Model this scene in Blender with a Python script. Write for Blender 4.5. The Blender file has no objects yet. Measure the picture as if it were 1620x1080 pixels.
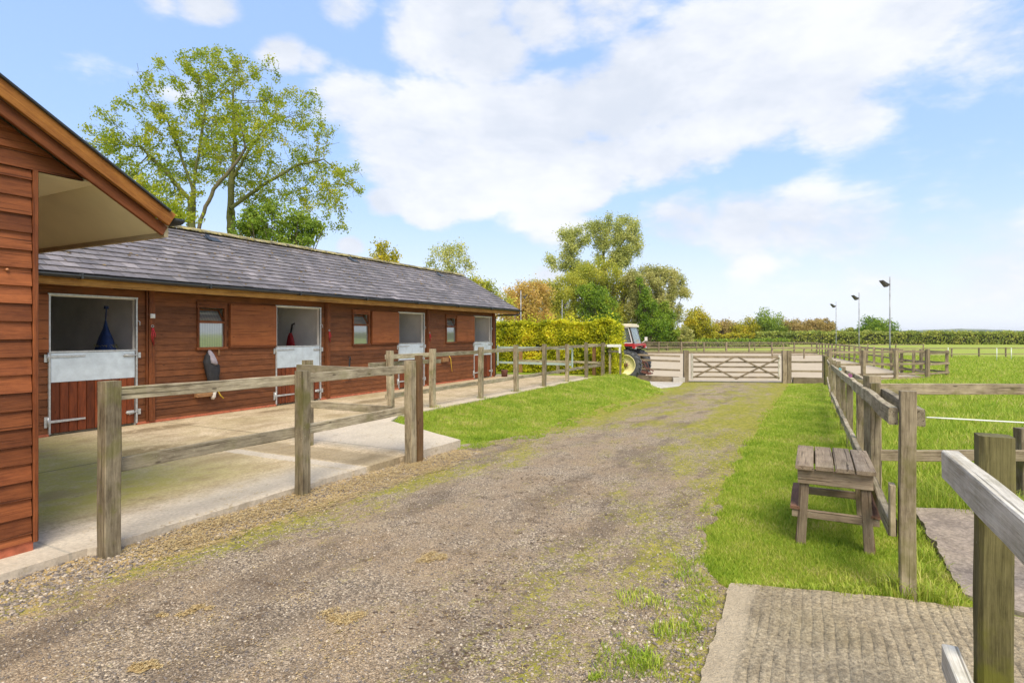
import bpy, math, random
import numpy as np
from mathutils import Vector, noise as mnoise
from mathutils.geometry import delaunay_2d_cdt
random.seed(7)
RNG = np.random.default_rng(11)
scene = bpy.context.scene
COL = scene.collection
F = 911.0            # focal length in photo pixels (20 mm lens)
CAM_H = 1.5
HOR = 528.0
U = np.array([0.4622, 0.8868]); Nn = np.array([0.8868, -0.4622])   # stable row direction, outward normal

def XY(a, b): return (a*U[0]+b*Nn[0], a*U[1]+b*Nn[1])
def P(a, b, z): x, y = XY(a, b); return Vector((x, y, z))
def ab(x, y): return (x*U[0]+y*U[1], x*Nn[0]+y*Nn[1])

def sstep(e0, e1, x):
    t = np.clip((x-e0)/(e1-e0), 0, 1); return t*t*(3-2*t)
def zg(x, y):
    """height of the ground"""
    x = np.asarray(x, float); y = np.asarray(y, float)
    a = x*U[0]+y*U[1]; b = x*Nn[0]+y*Nn[1]
    zt = -0.06-0.027*np.clip(a-4.3, 0, 21.5)-0.0045*np.clip(a-25.8, 0, 75)
    zl = -0.05 + (zt+0.05)*sstep(20.5, 24.5, a)
    w = sstep(-6.3, -4.4, b)
    w = np.where(a < 6.5, np.maximum(w, 0), w)
    z = zl*(1-w)+zt*w
    return z
def G(px, py):
    """point of the ground seen at a place measured in the photograph"""
    dx = (px-810)/F; dz = (HOR-py)/F
    lo, hi = 0.5, 400.0
    for _ in range(60):
        m = 0.5*(lo+hi)
        if CAM_H+dz*m > float(zg(dx*m, m)): lo = m
        else: hi = m
    return (dx*lo, lo)
def at(px, py, Y): return ((px-810)/F*Y, Y, CAM_H+(HOR-py)/F*Y)

# ------------------------------------------------------------------ tagging
def tag(o, label=None, cat=None, group=None, kind=None):
    if label: o['label'] = label
    if cat: o['category'] = cat
    if group: o['group'] = group
    if kind: o['kind'] = kind
    return o
def thing(name, loc, label, cat, group=None, kind=None):
    o = bpy.data.objects.new(name, None); COL.objects.link(o)
    o.location = loc; o.empty_display_size = 0.2
    return tag(o, label, cat, group, kind)
def root_loc(p):
    while p.parent: p = p.parent
    return np.array(p.location)

def np_mesh(name, V, Fc, mat, parent=None, attrs=None, loc=None, smooth=False):
    V = np.asarray(V, np.float64); Fc = np.asarray(Fc, np.int32)
    if parent is not None: off = root_loc(parent)
    elif loc is not None: off = np.array(loc, float)
    else: off = np.zeros(3)
    V = V-off
    me = bpy.data.meshes.new(name)
    k = Fc.shape[1]; n = len(Fc)
    me.vertices.add(len(V)); me.vertices.foreach_set('co', V.astype(np.float32).ravel())
    me.loops.add(n*k); me.loops.foreach_set('vertex_index', Fc.ravel())
    me.polygons.add(n)
    me.polygons.foreach_set('loop_start', np.arange(0, n*k, k, dtype=np.int32))
    me.polygons.foreach_set('loop_total', np.full(n, k, dtype=np.int32))
    me.update(calc_edges=True); me.validate()
    if attrs:
        for an, (ty, data) in attrs.items():
            at_ = me.attributes.new(an, ty, 'POINT')
            at_.data.foreach_set('value' if ty == 'FLOAT' else 'vector', np.asarray(data, np.float32).ravel())
    me.materials.append(mat)
    if smooth: me.polygons.foreach_set('use_smooth', np.ones(n, dtype=bool))
    o = bpy.data.objects.new(name, me); COL.objects.link(o)
    if parent is not None: o.parent = parent
    elif loc is not None: o.location = loc
    return o

class MB:
    """collects shapes that become one mesh"""
    def __init__(s): s.V = []; s.F = []; s.G = []; s.R = []; s.S = []
    def add(s, V, Fc, gc=None, rnd=None, smooth=False):
        o = len(s.V); s.V += [tuple(v) for v in V]
        s.F += [tuple(i+o for i in f) for f in Fc]; s.S += [smooth]*len(Fc)
        off = (random.random()*50, random.random()*50, random.random()*50)
        if gc is None: gc = V
        s.G += [(g[0]+off[0], g[1]+off[1], g[2]+off[2]) for g in gc]
        r = random.random() if rnd is None else rnd
        s.R += [r]*len(V)
    def plank(s, p0, p1, w, t, up=(0, 0, 1), segs=1, wob=0.0, ch=0.004, rnd=None, taper=1.0):
        """timber from p0 to p1; w across, t along up; chamfered; wob = irregularity"""
        p0 = Vector(p0); p1 = Vector(p1); d = (p1-p0); L = d.length; d.normalize()
        up = Vector(up); x = d.cross(up)
        if x.length < 1e-4: x = d.cross(Vector((1, 0, 0)))
        x.normalize(); y = x.cross(d).normalized()
        prof = []
        hw, ht = w/2, t/2; c = min(ch, hw*0.6, ht*0.6)
        for sx, sy, o in ((1, 1, 0), (-1, 1, 1), (-1, -1, 0), (1, -1, 1)):
            A = (sx*hw, sy*(ht-c)); B = (sx*(hw-c), sy*ht)
            prof += [A, B] if o == 0 else [B, A]
        V = []; gc = []
        sd = random.random()*100
        for i in range(segs+1):
            f = i/segs; q = p0+d*(L*f)
            k = 1+(taper-1)*f
            if wob:
                q = q + x*(wob*mnoise.noise(Vector((sd, f*L*1.1, 0)))) + y*(wob*mnoise.noise(Vector((sd, f*L*1.1, 7))))
            for j, (a, b) in enumerate(prof):
                jx = jy = 0
                if wob:
                    jx = wob*0.35*mnoise.noise(Vector((sd+j, f*L*3, 3))); jy = wob*0.35*mnoise.noise(Vector((sd+j, f*L*3, 9)))
                V.append(q+x*(a*k+jx)+y*(b*k+jy)); gc.append((L*f, a, b))
        Fc = []
        for i in range(segs):
            for j in range(8):
                k = (j+1) % 8
                Fc.append((i*8+j, i*8+k, (i+1)*8+k, (i+1)*8+j))
        Fc.append(tuple(range(7, -1, -1))); Fc.append(tuple(segs*8+j for j in range(8)))
        s.add(V, Fc, gc, rnd)
        return s
    def box(s, c, size, xdir=None, rnd=None, ch=0.003):
        """box with centre c, size (along xdir, across, up)"""
        xd = Vector(xdir) if xdir is not None else Vector((1, 0, 0)); xd.normalize()
        c = Vector(c)
        return s.plank(c-xd*size[0]/2, c+xd*size[0]/2, size[1], size[2], rnd=rnd, ch=ch)
    def tube(s, pts, r, n=8, cap=True, rnd=None, smooth=True):
        pts = [Vector(p) for p in pts]
        rr = r if isinstance(r, (list, tuple)) else [r]*len(pts)
        V = []; gc = []; L = 0
        for i, p in enumerate(pts):
            d = (pts[min(i+1, len(pts)-1)]-pts[max(i-1, 0)]).normalized()
            x = d.cross(Vector((0, 0, 1)))
            if x.length < 0.05: x = d.cross(Vector((1, 0, 0)))
            x.normalize(); y = x.cross(d)
            if i: L += (p-pts[i-1]).length
            for j in range(n):
                t = 2*math.pi*j/n
                V.append(p+(x*math.cos(t)+y*math.sin(t))*rr[i]); gc.append((L, rr[i]*math.cos(t), rr[i]*math.sin(t)))
        Fc = [(i*n+j, i*n+(j+1) % n, (i+1)*n+(j+1) % n, (i+1)*n+j) for i in range(len(pts)-1) for j in range(n)]
        s.add(V, Fc, gc, rnd, smooth)
        if cap:
            o = len(s.V)-len(V)
            s.F.append(tuple(o+j for j in range(n-1, -1, -1))); s.S.append(False)
            s.F.append(tuple(o+(len(pts)-1)*n+j for j in range(n))); s.S.append(False)
        return s
    def prism(s, poly, off, rnd=None, gx=None):
        """flat polygon (3d points) extruded by the vector off"""
        off = Vector(off); A = [Vector(p) for p in poly]; B = [p+off for p in A]; n = len(A)
        gx = Vector(gx).normalized() if gx is not None else (A[1]-A[0]).normalized()
        gz = off.normalized(); gy = gz.cross(gx)
        V = A+B
        gc = [((p-A[0]).dot(gx), (p-A[0]).dot(gy), (p-A[0]).dot(gz)) for p in V]
        Fc = [tuple(range(n-1, -1, -1)), tuple(range(n, 2*n))]+[(i, (i+1) % n, n+(i+1) % n, n+i) for i in range(n)]
        s.add(V, Fc, gc, rnd); return s
    def lathe(s, c, axis, prof, n=24, rnd=None):
        """prof = list of (distance along axis, radius)"""
        c = Vector(c); ax = Vector(axis).normalized(); x = ax.cross(Vector((0, 0, 1)))
        if x.length < 0.05: x = ax.cross(Vector((1, 0, 0)))
        x.normalize(); y = ax.cross(x); V = []
        for (h, r) in prof:
            for j in range(n):
                t = 2*math.pi*j/n; V.append(c+ax*h+(x*math.cos(t)+y*math.sin(t))*r)
        Fc = [(i*n+j, i*n+(j+1) % n, (i+1)*n+(j+1) % n, (i+1)*n+j) for i in range(len(prof)-1) for j in range(n)]
        s.add(V, Fc, None, rnd, True); return s
    def build(s, name, mat, parent=None, loc=None):
        off = root_loc(parent) if parent is not None else (np.array(loc, float) if loc is not None else np.zeros(3))
        me = bpy.data.meshes.new(name)
        me.from_pydata([(v[0]-off[0], v[1]-off[1], v[2]-off[2]) for v in s.V], [], s.F)
        me.polygons.foreach_set('use_smooth', s.S)
        me.materials.append(mat)
        g = me.attributes.new('gc', 'FLOAT_VECTOR', 'POINT'); g.data.foreach_set('vector', np.array(s.G, np.float32).ravel())
        r = me.attributes.new('rnd', 'FLOAT', 'POINT'); r.data.foreach_set('value', np.array(s.R, np.float32))
        import bmesh
        bm = bmesh.new(); bm.from_mesh(me); bmesh.ops.recalc_face_normals(bm, faces=bm.faces); bm.to_mesh(me); bm.free()
        o = bpy.data.objects.new(name, me); COL.objects.link(o)
        if parent is not None: o.parent = parent
        elif loc is not None: o.location = loc
        return o

# ------------------------------------------------------------------ materials
class NB:
    def __init__(s, name):
        s.m = bpy.data.materials.new(name); s.m.use_nodes = True; s.nt = s.m.node_tree
        s.bsdf = s.nt.nodes['Principled BSDF']; s.out = s.nt.nodes['Material Output']
    def n(s, t, **k):
        x = s.nt.nodes.new(t)
        for a, b in k.items(): setattr(x, a, b)
        return x
    def L(s, a, b): s.nt.links.new(a, b)
    def put(s, sock, v):
        if isinstance(v, bpy.types.NodeSocket): s.L(v, sock)
        elif isinstance(v, (tuple, list)) and len(v) == 3 and sock.type == 'RGBA': sock.default_value = (*v, 1)
        else: sock.default_value = v
    def attr(s, nm, out='Vector'):
        a = s.n('ShaderNodeAttribute'); a.attribute_name = nm; return a.outputs[out]
    def pos(s): return s.n('ShaderNodeNewGeometry').outputs['Position']
    def map(s, v, sc=(1, 1, 1), loc=(0, 0, 0)):
        m = s.n('ShaderNodeMapping'); s.L(v, m.inputs[0]); m.inputs['Scale'].default_value = sc; m.inputs['Location'].default_value = loc
        return m.outputs[0]
    def noise(s, v, sc, det=3, ro=0.55, dist=0, out='Fac'):
        t = s.n('ShaderNodeTexNoise'); s.L(v, t.inputs['Vector']); t.inputs['Scale'].default_value = sc
        t.inputs['Detail'].default_value = det; t.inputs['Roughness'].default_value = ro; t.inputs['Distortion'].default_value = dist
        return t.outputs[out]
    def vor(s, v, sc, out='Distance', feat='F1', rnd=1.0):
        t = s.n('ShaderNodeTexVoronoi', feature=feat); s.L(v, t.inputs['Vector']); t.inputs['Scale'].default_value = sc
        t.inputs['Randomness'].default_value = rnd
        return t.outputs[out]
    def ramp(s, f, st, mode='LINEAR'):
        r = s.n('ShaderNodeValToRGB'); s.put(r.inputs[0], f); cr = r.color_ramp; cr.interpolation = mode
        while len(cr.elements) > 1: cr.elements.remove(cr.elements[-1])
        for i, (p, c) in enumerate(st):
            if not isinstance(c, (tuple, list)): c = (c, c, c)
            e = cr.elements[0] if i == 0 else cr.elements.new(p)
            e.position = p; e.color = (*c[:3], 1)
        return r.outputs[0]
    def mix(s, f, a, b, mode='MIX'):
        m = s.n('ShaderNodeMix', data_type='RGBA', blend_type=mode); s.put(m.inputs[0], f); s.put(m.inputs[6], a); s.put(m.inputs[7], b)
        return m.outputs[2]
    def math(s, op, a, b=0.0, c=None, clamp=False):
        m = s.n('ShaderNodeMath', operation=op, use_clamp=clamp); s.put(m.inputs[0], a); s.put(m.inputs[1], b)
        if c is not None: s.put(m.inputs[2], c)
        return m.outputs[0]
    def rng(s, v, a, b, c=0.0, d=1.0, sm=True):
        m = s.n('ShaderNodeMapRange', interpolation_type='SMOOTHSTEP' if sm else 'LINEAR'); s.put(m.inputs[0], v)
        for i, q in zip((1, 2, 3, 4), (a, b, c, d)): m.inputs[i].default_value = q
        return m.outputs[0]
    def sep(s, v):
        m = s.n('ShaderNodeSeparateXYZ'); s.L(v, m.inputs[0]); return m.outputs
    def bump(s, h, st=0.5, dist=0.01):
        b = s.n('ShaderNodeBump'); s.L(h, b.inputs['Height']); b.inputs['Strength'].default_value = st; b.inputs['Distance'].default_value = dist
        s.L(b.outputs[0], s.bsdf.inputs['Normal'])
    def done(s, col, rough=0.8, metal=0.0, spec=None):
        s.put(s.bsdf.inputs['Base Color'], col); s.put(s.bsdf.inputs['Roughness'], rough); s.bsdf.inputs['Metallic'].default_value = metal
        if spec is not None: s.bsdf.inputs['Specular IOR Level'].default_value = spec
        return s.m

def sc3(c, k): return tuple(x*k for x in c)
def wood(name, light, dark, algae=0.0, rough=0.85, var=0.35, fine=1.0):
    b = NB(name); gc = b.attr('gc'); r = b.attr('rnd', 'Fac')
    g1 = b.noise(b.map(gc, (2.4, 26, 26)), 1.5*fine, 6, 0.72, 0.8)
    g2 = b.noise(b.map(gc, (4, 160, 160)), 1.5, 3, 0.6)
    big = b.noise(b.map(gc, (1, 2, 2)), 3.2, 5, 0.7)
    f = b.math('ADD', b.math('MULTIPLY', g1, 0.65), b.math('MULTIPLY', g2, 0.35))
    f = b.math('ADD', f, b.math('MULTIPLY', b.math('SUBTRACT', big, 0.5), 0.75))
    col = b.ramp(f, [(0.31, dark), (0.5, tuple((x*.55+y*.45) for x, y in zip(light, dark))), (0.67, light)])
    fib = b.noise(b.map(gc, (2.5, 260, 260)), 1.0, 2, 0.5)
    col = b.mix(1.0, col, b.ramp(fib, [(0.35, 0.86), (0.65, 1.08)]), 'MULTIPLY')
    col = b.mix(1.0, col, b.ramp(r, [(0, 1-var), (1, 1+var*0.6)]), 'MULTIPLY')
    knot = b.vor(b.map(gc, (1.0, 3.0, 3.0)), 3.0)
    col = b.mix(b.rng(knot, 0.05, 0.10, 0.75, 0.0), col, sc3(dark, 0.35))
    crack = b.rng(b.noise(b.map(gc, (0.7, 45, 45)), 1.3, 2, 0.5), 0.62, 0.68)
    col = b.mix(b.math('MULTIPLY', crack, 0.7), col, sc3(dark, 0.3))
    if algae:
        al = b.noise(b.pos(), 5.0, 4, 0.6)
        col = b.mix(b.math('MULTIPLY', b.rng(al, 0.48, 0.68), algae), col, (0.13, 0.13, 0.022))
        lich = b.vor(b.pos(), 28.0)
        col = b.mix(b.math('MULTIPLY', b.rng(lich, 0.10, 0.16, 1, 0), b.math('MULTIPLY', b.rng(b.noise(b.pos(), 3.0, 2), 0.55, 0.65), 0.5)), col, (0.42, 0.43, 0.30))
    h = b.math('SUBTRACT', f, b.math('MULTIPLY', crack, 0.5))
    b.bump(h, 0.8, 0.006)
    return b.done(col, rough, spec=0.25)
def plain(name, c, rough=0.6, metal=0.0, var=0.12, scale=12, bump=0.1, spec=None):
    b = NB(name); p = b.pos()
    n1 = b.noise(p, scale, 4, 0.6)
    col = b.mix(1.0, c, b.ramp(n1, [(0.3, 1-var), (0.7, 1+var)]), 'MULTIPLY')
    if bump: b.bump(n1, bump, 0.003)
    return b.done(col, rough, metal, spec)
def leaf(name, cols, trans=0.35, rough=0.55):
    b = NB(name); r = b.attr('rnd', 'Fac')
    cols = [(min(c[0]*1.5, .8), min(c[1]*1.42, .8), c[2]*1.3) for c in cols]
    n = len(cols); st = [(i/(n-1), c) for i, c in enumerate(cols)]
    big = b.noise(b.pos(), 0.7, 2)
    f = b.math('ADD', b.math('MULTIPLY', r, 0.75), b.math('MULTIPLY', b.math('SUBTRACT', big, 0.35), 0.7), clamp=True)
    col = b.ramp(f, st)
    b.done(col, rough, spec=0.25)
    t = b.n('ShaderNodeBsdfTranslucent'); b.L(col, t.inputs[0])
    m = b.n('ShaderNodeMixShader'); m.inputs[0].default_value = trans
    b.L(b.bsdf.outputs[0], m.inputs[1]); b.L(t.outputs[0], m.inputs[2]); b.L(m.outputs[0], b.out.inputs[0])
    return b.m

M = {}
M['post'] = wood('weathered_timber', (0.44, 0.37, 0.25), (0.12, 0.09, 0.055), 0.5)
M['rail'] = wood('weathered_rail', (0.52, 0.45, 0.32), (0.16, 0.125, 0.08), 0.3)
M['post_far'] = wood('silvered_timber', (0.36, 0.29, 0.20), (0.16, 0.12, 0.08), 0.1)
M['post_green'] = wood('mossy_timber', (0.26, 0.23, 0.10), (0.09, 0.08, 0.03), 0.95)
M['rail_pale'] = wood('lightened_timber', (0.74, 0.71, 0.64), (0.36, 0.32, 0.25), 0.2)  # colour raised toward white to offset shade on the near rail's side
M['brown_post'] = wood('new_brown_post', (0.26, 0.15, 0.07), (0.12, 0.06, 0.03), 0.1)
M['orange_post'] = wood('orange_post', (0.40, 0.22, 0.10), (0.2, 0.10, 0.05), 0.1)
M['bench'] = wood('bench_timber', (0.42, 0.33, 0.235), (0.17, 0.12, 0.08), 0.15, .85, .2)
M['bench_red'] = wood('bench_red_timber', (0.26, 0.14, 0.09), (0.12, 0.06, 0.04), 0.1)
M['amber'] = wood('amber_fascia', (0.52, 0.27, 0.065), (0.28, 0.115, 0.022), 0.0, 0.6, 0.2)
M['amber2'] = wood('amber_barge', (0.40, 0.165, 0.035), (0.20, 0.068, 0.014), 0.0, 0.6, 0.2)
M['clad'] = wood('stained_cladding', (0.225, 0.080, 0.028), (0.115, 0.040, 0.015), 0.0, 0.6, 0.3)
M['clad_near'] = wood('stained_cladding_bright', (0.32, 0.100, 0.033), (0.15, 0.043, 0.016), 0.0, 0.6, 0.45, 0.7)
M['trim'] = wood('stained_trim', (0.26, 0.082, 0.026), (0.11, 0.034, 0.012), 0.0, 0.6, 0.2)
M['door_wood'] = wood('stained_door_boards', (0.26, 0.062, 0.019), (0.10, 0.024, 0.009), 0.0, 0.55, 0.4)
M['ply'] = wood('stained_plywood', (0.34, 0.112, 0.034), (0.235, 0.070, 0.021), 0.0, 0.5, 0.15, 0.5)
M['galv'] = plain('galvanised_sheet', (0.62, 0.69, 0.76), 0.42, 0.35, 0.14, 6, 0.05)
M['galv2'] = plain('galvanised_fittings', (0.50, 0.51, 0.52), 0.4, 0.5, 0.2, 20)
M['gutter'] = plain('black_gutter', (0.028, 0.031, 0.034), 0.35, 0, 0.3, 8)
M['soffit'] = plain('cream_soffit', (0.82, 0.74, 0.52), 0.7, 0, 0.05, 3, 0.05)
M['soffit2'] = plain('ply_soffit_edge', (0.42, 0.34, 0.22), 0.7, 0, 0.15, 5)
M['stable_in'] = plain('painted_stable_interior', (0.88, 0.85, 0.82), 0.8, 0, 0.10, 2)
M['pale_in'] = plain('bounce_floor', (0.62, 0.54, 0.38), 0.9)  # floor colour made pale to bounce light into the stables
M['redbrick'] = plain('red_painted_plinth', (0.42, 0.12, 0.06), 0.9, 0, 0.3, 15, 0.4)
def net_mat():
    b = NB('hay_net_mesh'); p = b.pos(); z = b.sep(p)[2]
    d = b.vor(p, 26, feat='DISTANCE_TO_EDGE')
    hole = b.math('MULTIPLY', b.rng(d, 0.07, 0.12), b.rng(b.math('ADD', z, b.math('MULTIPLY', b.noise(p, 6, 2), .5)), 1.85, 1.55))
    return b.done(b.mix(hole, (.012, .03, .12), b.ramp(b.noise(p, 50, 3), [(.3, (.32, .30, .09)), (.7, (.75, .68, .28))])), .85)
M['blue_net'] = net_mat()
M['white'] = plain('white_paint', (0.75, 0.74, 0.72), 0.5, 0, 0.08)
M['cream'] = plain('cream_plastic', (0.62, 0.55, 0.42), 0.5)
M['blue_net'] = plain('blue_net', (0.012, 0.035, 0.13), 0.7, 0, 0.3)
M['hay'] = plain('hay', (0.40, 0.36, 0.15), 0.9, 0, 0.4, 60, 0.5)
M['redrope'] = plain('red_rope', (0.45, 0.02, 0.03), 0.6, 0, 0.3, 40)
M['black'] = plain('black_cloth', (0.02, 0.02, 0.024), 0.8, 0, 0.3, 15, 0.4)
M['greycloth'] = plain('grey_cloth', (0.30, 0.27, 0.31), 0.8, 0, 0.2, 15, 0.4)
M['yellowhose'] = plain('yellow_hose', (0.75, 0.5, 0.04), 0.5)
M['rubber'] = plain('tyre_rubber', (0.075, 0.078, 0.088), 0.8, 0, 0.35, 9, 0.3)
M['rim'] = plain('cream_rim', (0.82, 0.74, 0.38), 0.5, 0, 0.12)
M['tractor_red'] = plain('tractor_red', (0.40, 0.025, 0.03), 0.4, 0, 0.15)
M['rust'] = plain('rusty_red_steel', (0.14, 0.055, 0.04), 0.8, 0, 0.3, 20)
M['mint'] = plain('pale_green_gate_paint', (0.36, 0.46, 0.42), 0.5, 0, 0.1)
M['pole'] = plain('mast_steel', (0.30, 0.31, 0.33), 0.5, 0.2, 0.5, 3.5)
M['dark'] = plain('dark_housing', (0.05, 0.045, 0.045), 0.6)
M['tape'] = plain('white_fence_tape', (0.72, 0.75, 0.70), 0.6)
M['cabroof'] = plain('cream_cab_roof', (0.72, 0.66, 0.52), 0.5)
M['bark'] = wood('tree_bark', (0.23, 0.19, 0.12), (0.09, 0.075, 0.05), 0.6)
M['bark_green'] = wood('ivy_bark', (0.20, 0.20, 0.08), (0.09, 0.10, 0.03), 0.9)
def glass(name, c=(0.6, 0.7, 0.68)):
    b = NB(name); b.bsdf.inputs['Transmission Weight'].default_value = 0.85
    b.bsdf.inputs['IOR'].default_value = 1.45
    return b.done(c, 0.03, spec=0.9)
M['glass'] = glass('window_glass')
def georgian():
    b = NB('wired_window_glass'); s = b.sep(b.attr('gc'))
    w = b.math('FRACT', b.math('MULTIPLY', s[0], 18.0))
    l = b.math('LESS_THAN', w, 0.1)
    col = b.mix(l, (0.33, 0.36, 0.36), (0.55, 0.56, 0.55))
    b.bsdf.inputs['Coat Weight'].default_value = 1.0
    b.bsdf.inputs['Coat Roughness'].default_value = 0.02
    b.bsdf.inputs['Metallic'].default_value = 0.0
    m = b.done(col, 0.05, 0.55, 1.0); return m
M['pane'] = georgian()

def slate_mat():
    b = NB('roof_slate'); r = b.attr('rnd', 'Fac'); gc = b.attr('gc'); p = b.pos()
    col = b.ramp(r, [(0, (0.125, 0.114, 0.119)), (0.35, (0.160, 0.146, 0.153)), (0.8, (0.192, 0.174, 0.180)), (1, (0.26, 0.236, 0.24))])
    n1 = b.noise(b.map(gc, (3, 3, 3)), 3.0, 4, 0.65)
    col = b.mix(1.0, col, b.ramp(n1, [(0.3, 0.78), (0.7, 1.2)]), 'MULTIPLY')
    n0 = b.noise(p, 0.7, 5, 0.7)
    col = b.mix(1.0, col, b.ramp(n0, [(0.35, (.72, .72, .70)), (0.65, (1.2, 1.18, 1.2))]), 'MULTIPLY')
    l = b.rng(b.vor(p, 7.0), 0.05, 0.14, 1, 0)
    l2 = b.rng(b.noise(p, 1.2, 3, 0.6), 0.5, 0.62)
    col = b.mix(b.math('MULTIPLY', b.math('MULTIPLY', l, l2), 0.8), col, (0.36, 0.30, 0.14))
    st = b.rng(b.noise(b.map(p, (2, 2, 2)), 4.5, 5, 0.7), 0.62, 0.72)
    col = b.mix(b.math('MULTIPLY', st, 0.5), col, (0.09, 0.085, 0.05))
    b.bump(n1, 0.35, 0.004)
    return b.done(col, 0.55, spec=0.35)
M['slate'] = slate_mat()
def ridge_mat():
    b = NB('mossy_ridge_tile'); p = b.pos()
    n = b.noise(p, 9, 5, 0.7)
    col = b.ramp(n, [(0.35, (0.13, 0.12, 0.11)), (0.48, (0.26, 0.23, 0.14)), (0.6, (0.38, 0.33, 0.12)), (0.72, (0.16, 0.15, 0.13))])
    b.bump(n, 0.8, 0.02)
    return b.done(col, 0.95)
M['ridge'] = ridge_mat()

def gravel_mat():
    b = NB('gravel_track_surface'); g = b.attr('gc'); s = b.sep(g); a, bb = s[0], s[1]
    v1 = b.vor(g, 105, 'Color'); d1 = b.vor(g, 105)
    v2 = b.vor(g, 190, 'Color')
    bw = b.n('ShaderNodeSeparateColor'); b.L(v1, bw.inputs[0])
    bw2 = b.n('ShaderNodeSeparateColor'); b.L(v2, bw2.inputs[0])
    stone = b.ramp(bw.outputs[0], [(0, (0.095, 0.078, 0.066)), (0.45, (0.27, 0.215, 0.155)), (0.8, (0.42, 0.34, 0.25)), (1, (0.70, 0.60, 0.47))])
    fines = b.ramp(bw2.outputs[0], [(0, (0.15, 0.108, 0.07)), (0.6, (0.34, 0.255, 0.168)), (1, (0.54, 0.42, 0.29))])
    col = b.mix(b.rng(b.noise(g, 1.7, 4, 0.65), 0.35, 0.65), stone, fines)
    big = b.noise(b.map(g, (0.35, 1.2, 1)), 1.4, 5, 0.65)
    # darker earthy middle and drier edges
    col = b.mix(b.math('MULTIPLY', b.rng(big, 0.47, 0.63), 0.55), col, (0.12, 0.092, 0.068))
    dirt = b.rng(b.noise(g, 5.0, 6, 0.75), 0.56, 0.66)
    col = b.mix(b.math('MULTIPLY', dirt, 0.75), col, (0.115, 0.078, 0.05))
    spk = b.rng(b.noise(g, 60, 3, 0.8), 0.3, 0.7, 0.62, 1.34, False)
    col = b.mix(1.0, col, spk, 'MULTIPLY')
    damp = b.rng(b.noise(b.map(g, (0.8, 1.6, 1), (11, 2, 0)), 1.9, 6, 0.75), 0.53, 0.66)
    col = b.mix(b.math('MULTIPLY', damp, 0.55), col, (0.13, 0.098, 0.072))
    # sandy dry patches
    pale = b.rng(b.noise(b.map(g, (1, 1, 1), (5, 3, 0)), 2.4, 5, 0.7), 0.56, 0.7)
    col = b.mix(b.math('MULTIPLY', pale, 0.45), col, (0.44, 0.35, 0.23))
    # moss
    mn = b.noise(b.map(g, (0.6, 1.5, 1), (9, 1, 0)), 1.6, 6, 0.72)
    fine = b.noise(g, 28, 4, 0.75)
    far = b.rng(a, 5.5, 12.0, 0.0, 0.175)
    band = b.math('SUBTRACT', 1.0, b.math('ABSOLUTE', b.math('DIVIDE', b.math('SUBTRACT', bb, b.math('ADD', b.math('MULTIPLY', a, 0.12), -4.28)), 0.6)))
    band = b.math('MULTIPLY', b.math('MAXIMUM', band, 0.0), b.rng(a, 7.0, 8.0, 0.26, 0.0))
    edge = b.rng(bb, -2.8, -0.7, 0.0, 0.215)
    lft = b.math('MULTIPLY', b.rng(bb, -3.2, -4.2, 0.0, 0.16), b.rng(a, 6, 8))
    tot = b.math('ADD', b.math('ADD', b.math('ADD', mn, far), b.math('ADD', band, edge)), b.math('ADD', lft, b.math('MULTIPLY', b.math('SUBTRACT', fine, 0.5), 0.85)))
    mask = b.rng(tot, 0.62, 0.84)
    moss = b.ramp(b.noise(g, 14, 4, 0.7), [(0.3, (0.13, 0.145, 0.014)), (0.5, (0.26, 0.255, 0.025)), (0.7, (0.44, 0.38, 0.08))])
    col = b.mix(b.math('MULTIPLY', mask, 0.9), col, moss)
    # straw litter by the yard kerb
    sb = b.math('MULTIPLY', b.rng(bb, -3.6, -4.15), b.rng(a, 6.6, 7.2, 1, 0))
    sn = b.math('ADD', b.math('MULTIPLY', sb, 0.20), b.noise(b.map(g, (1, 1, 1), (2, 8, 0)), 7, 5, 0.7))
    col = b.mix(b.math('MULTIPLY', b.rng(sn, 0.60, 0.70), b.math('MULTIPLY', sb, 0.85)), col, (0.52, 0.37, 0.16))
    h = b.math('ADD', b.math('MULTIPLY', b.math('SUBTRACT', 0.7, d1), 0.7), b.math('MULTIPLY', b.noise(g, 20, 5, 0.7), 0.9))
    b.bump(h, 0.9, 0.014)
    return b.done(col, 0.95, spec=0.15)
M['gravel'] = gravel_mat()

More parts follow.
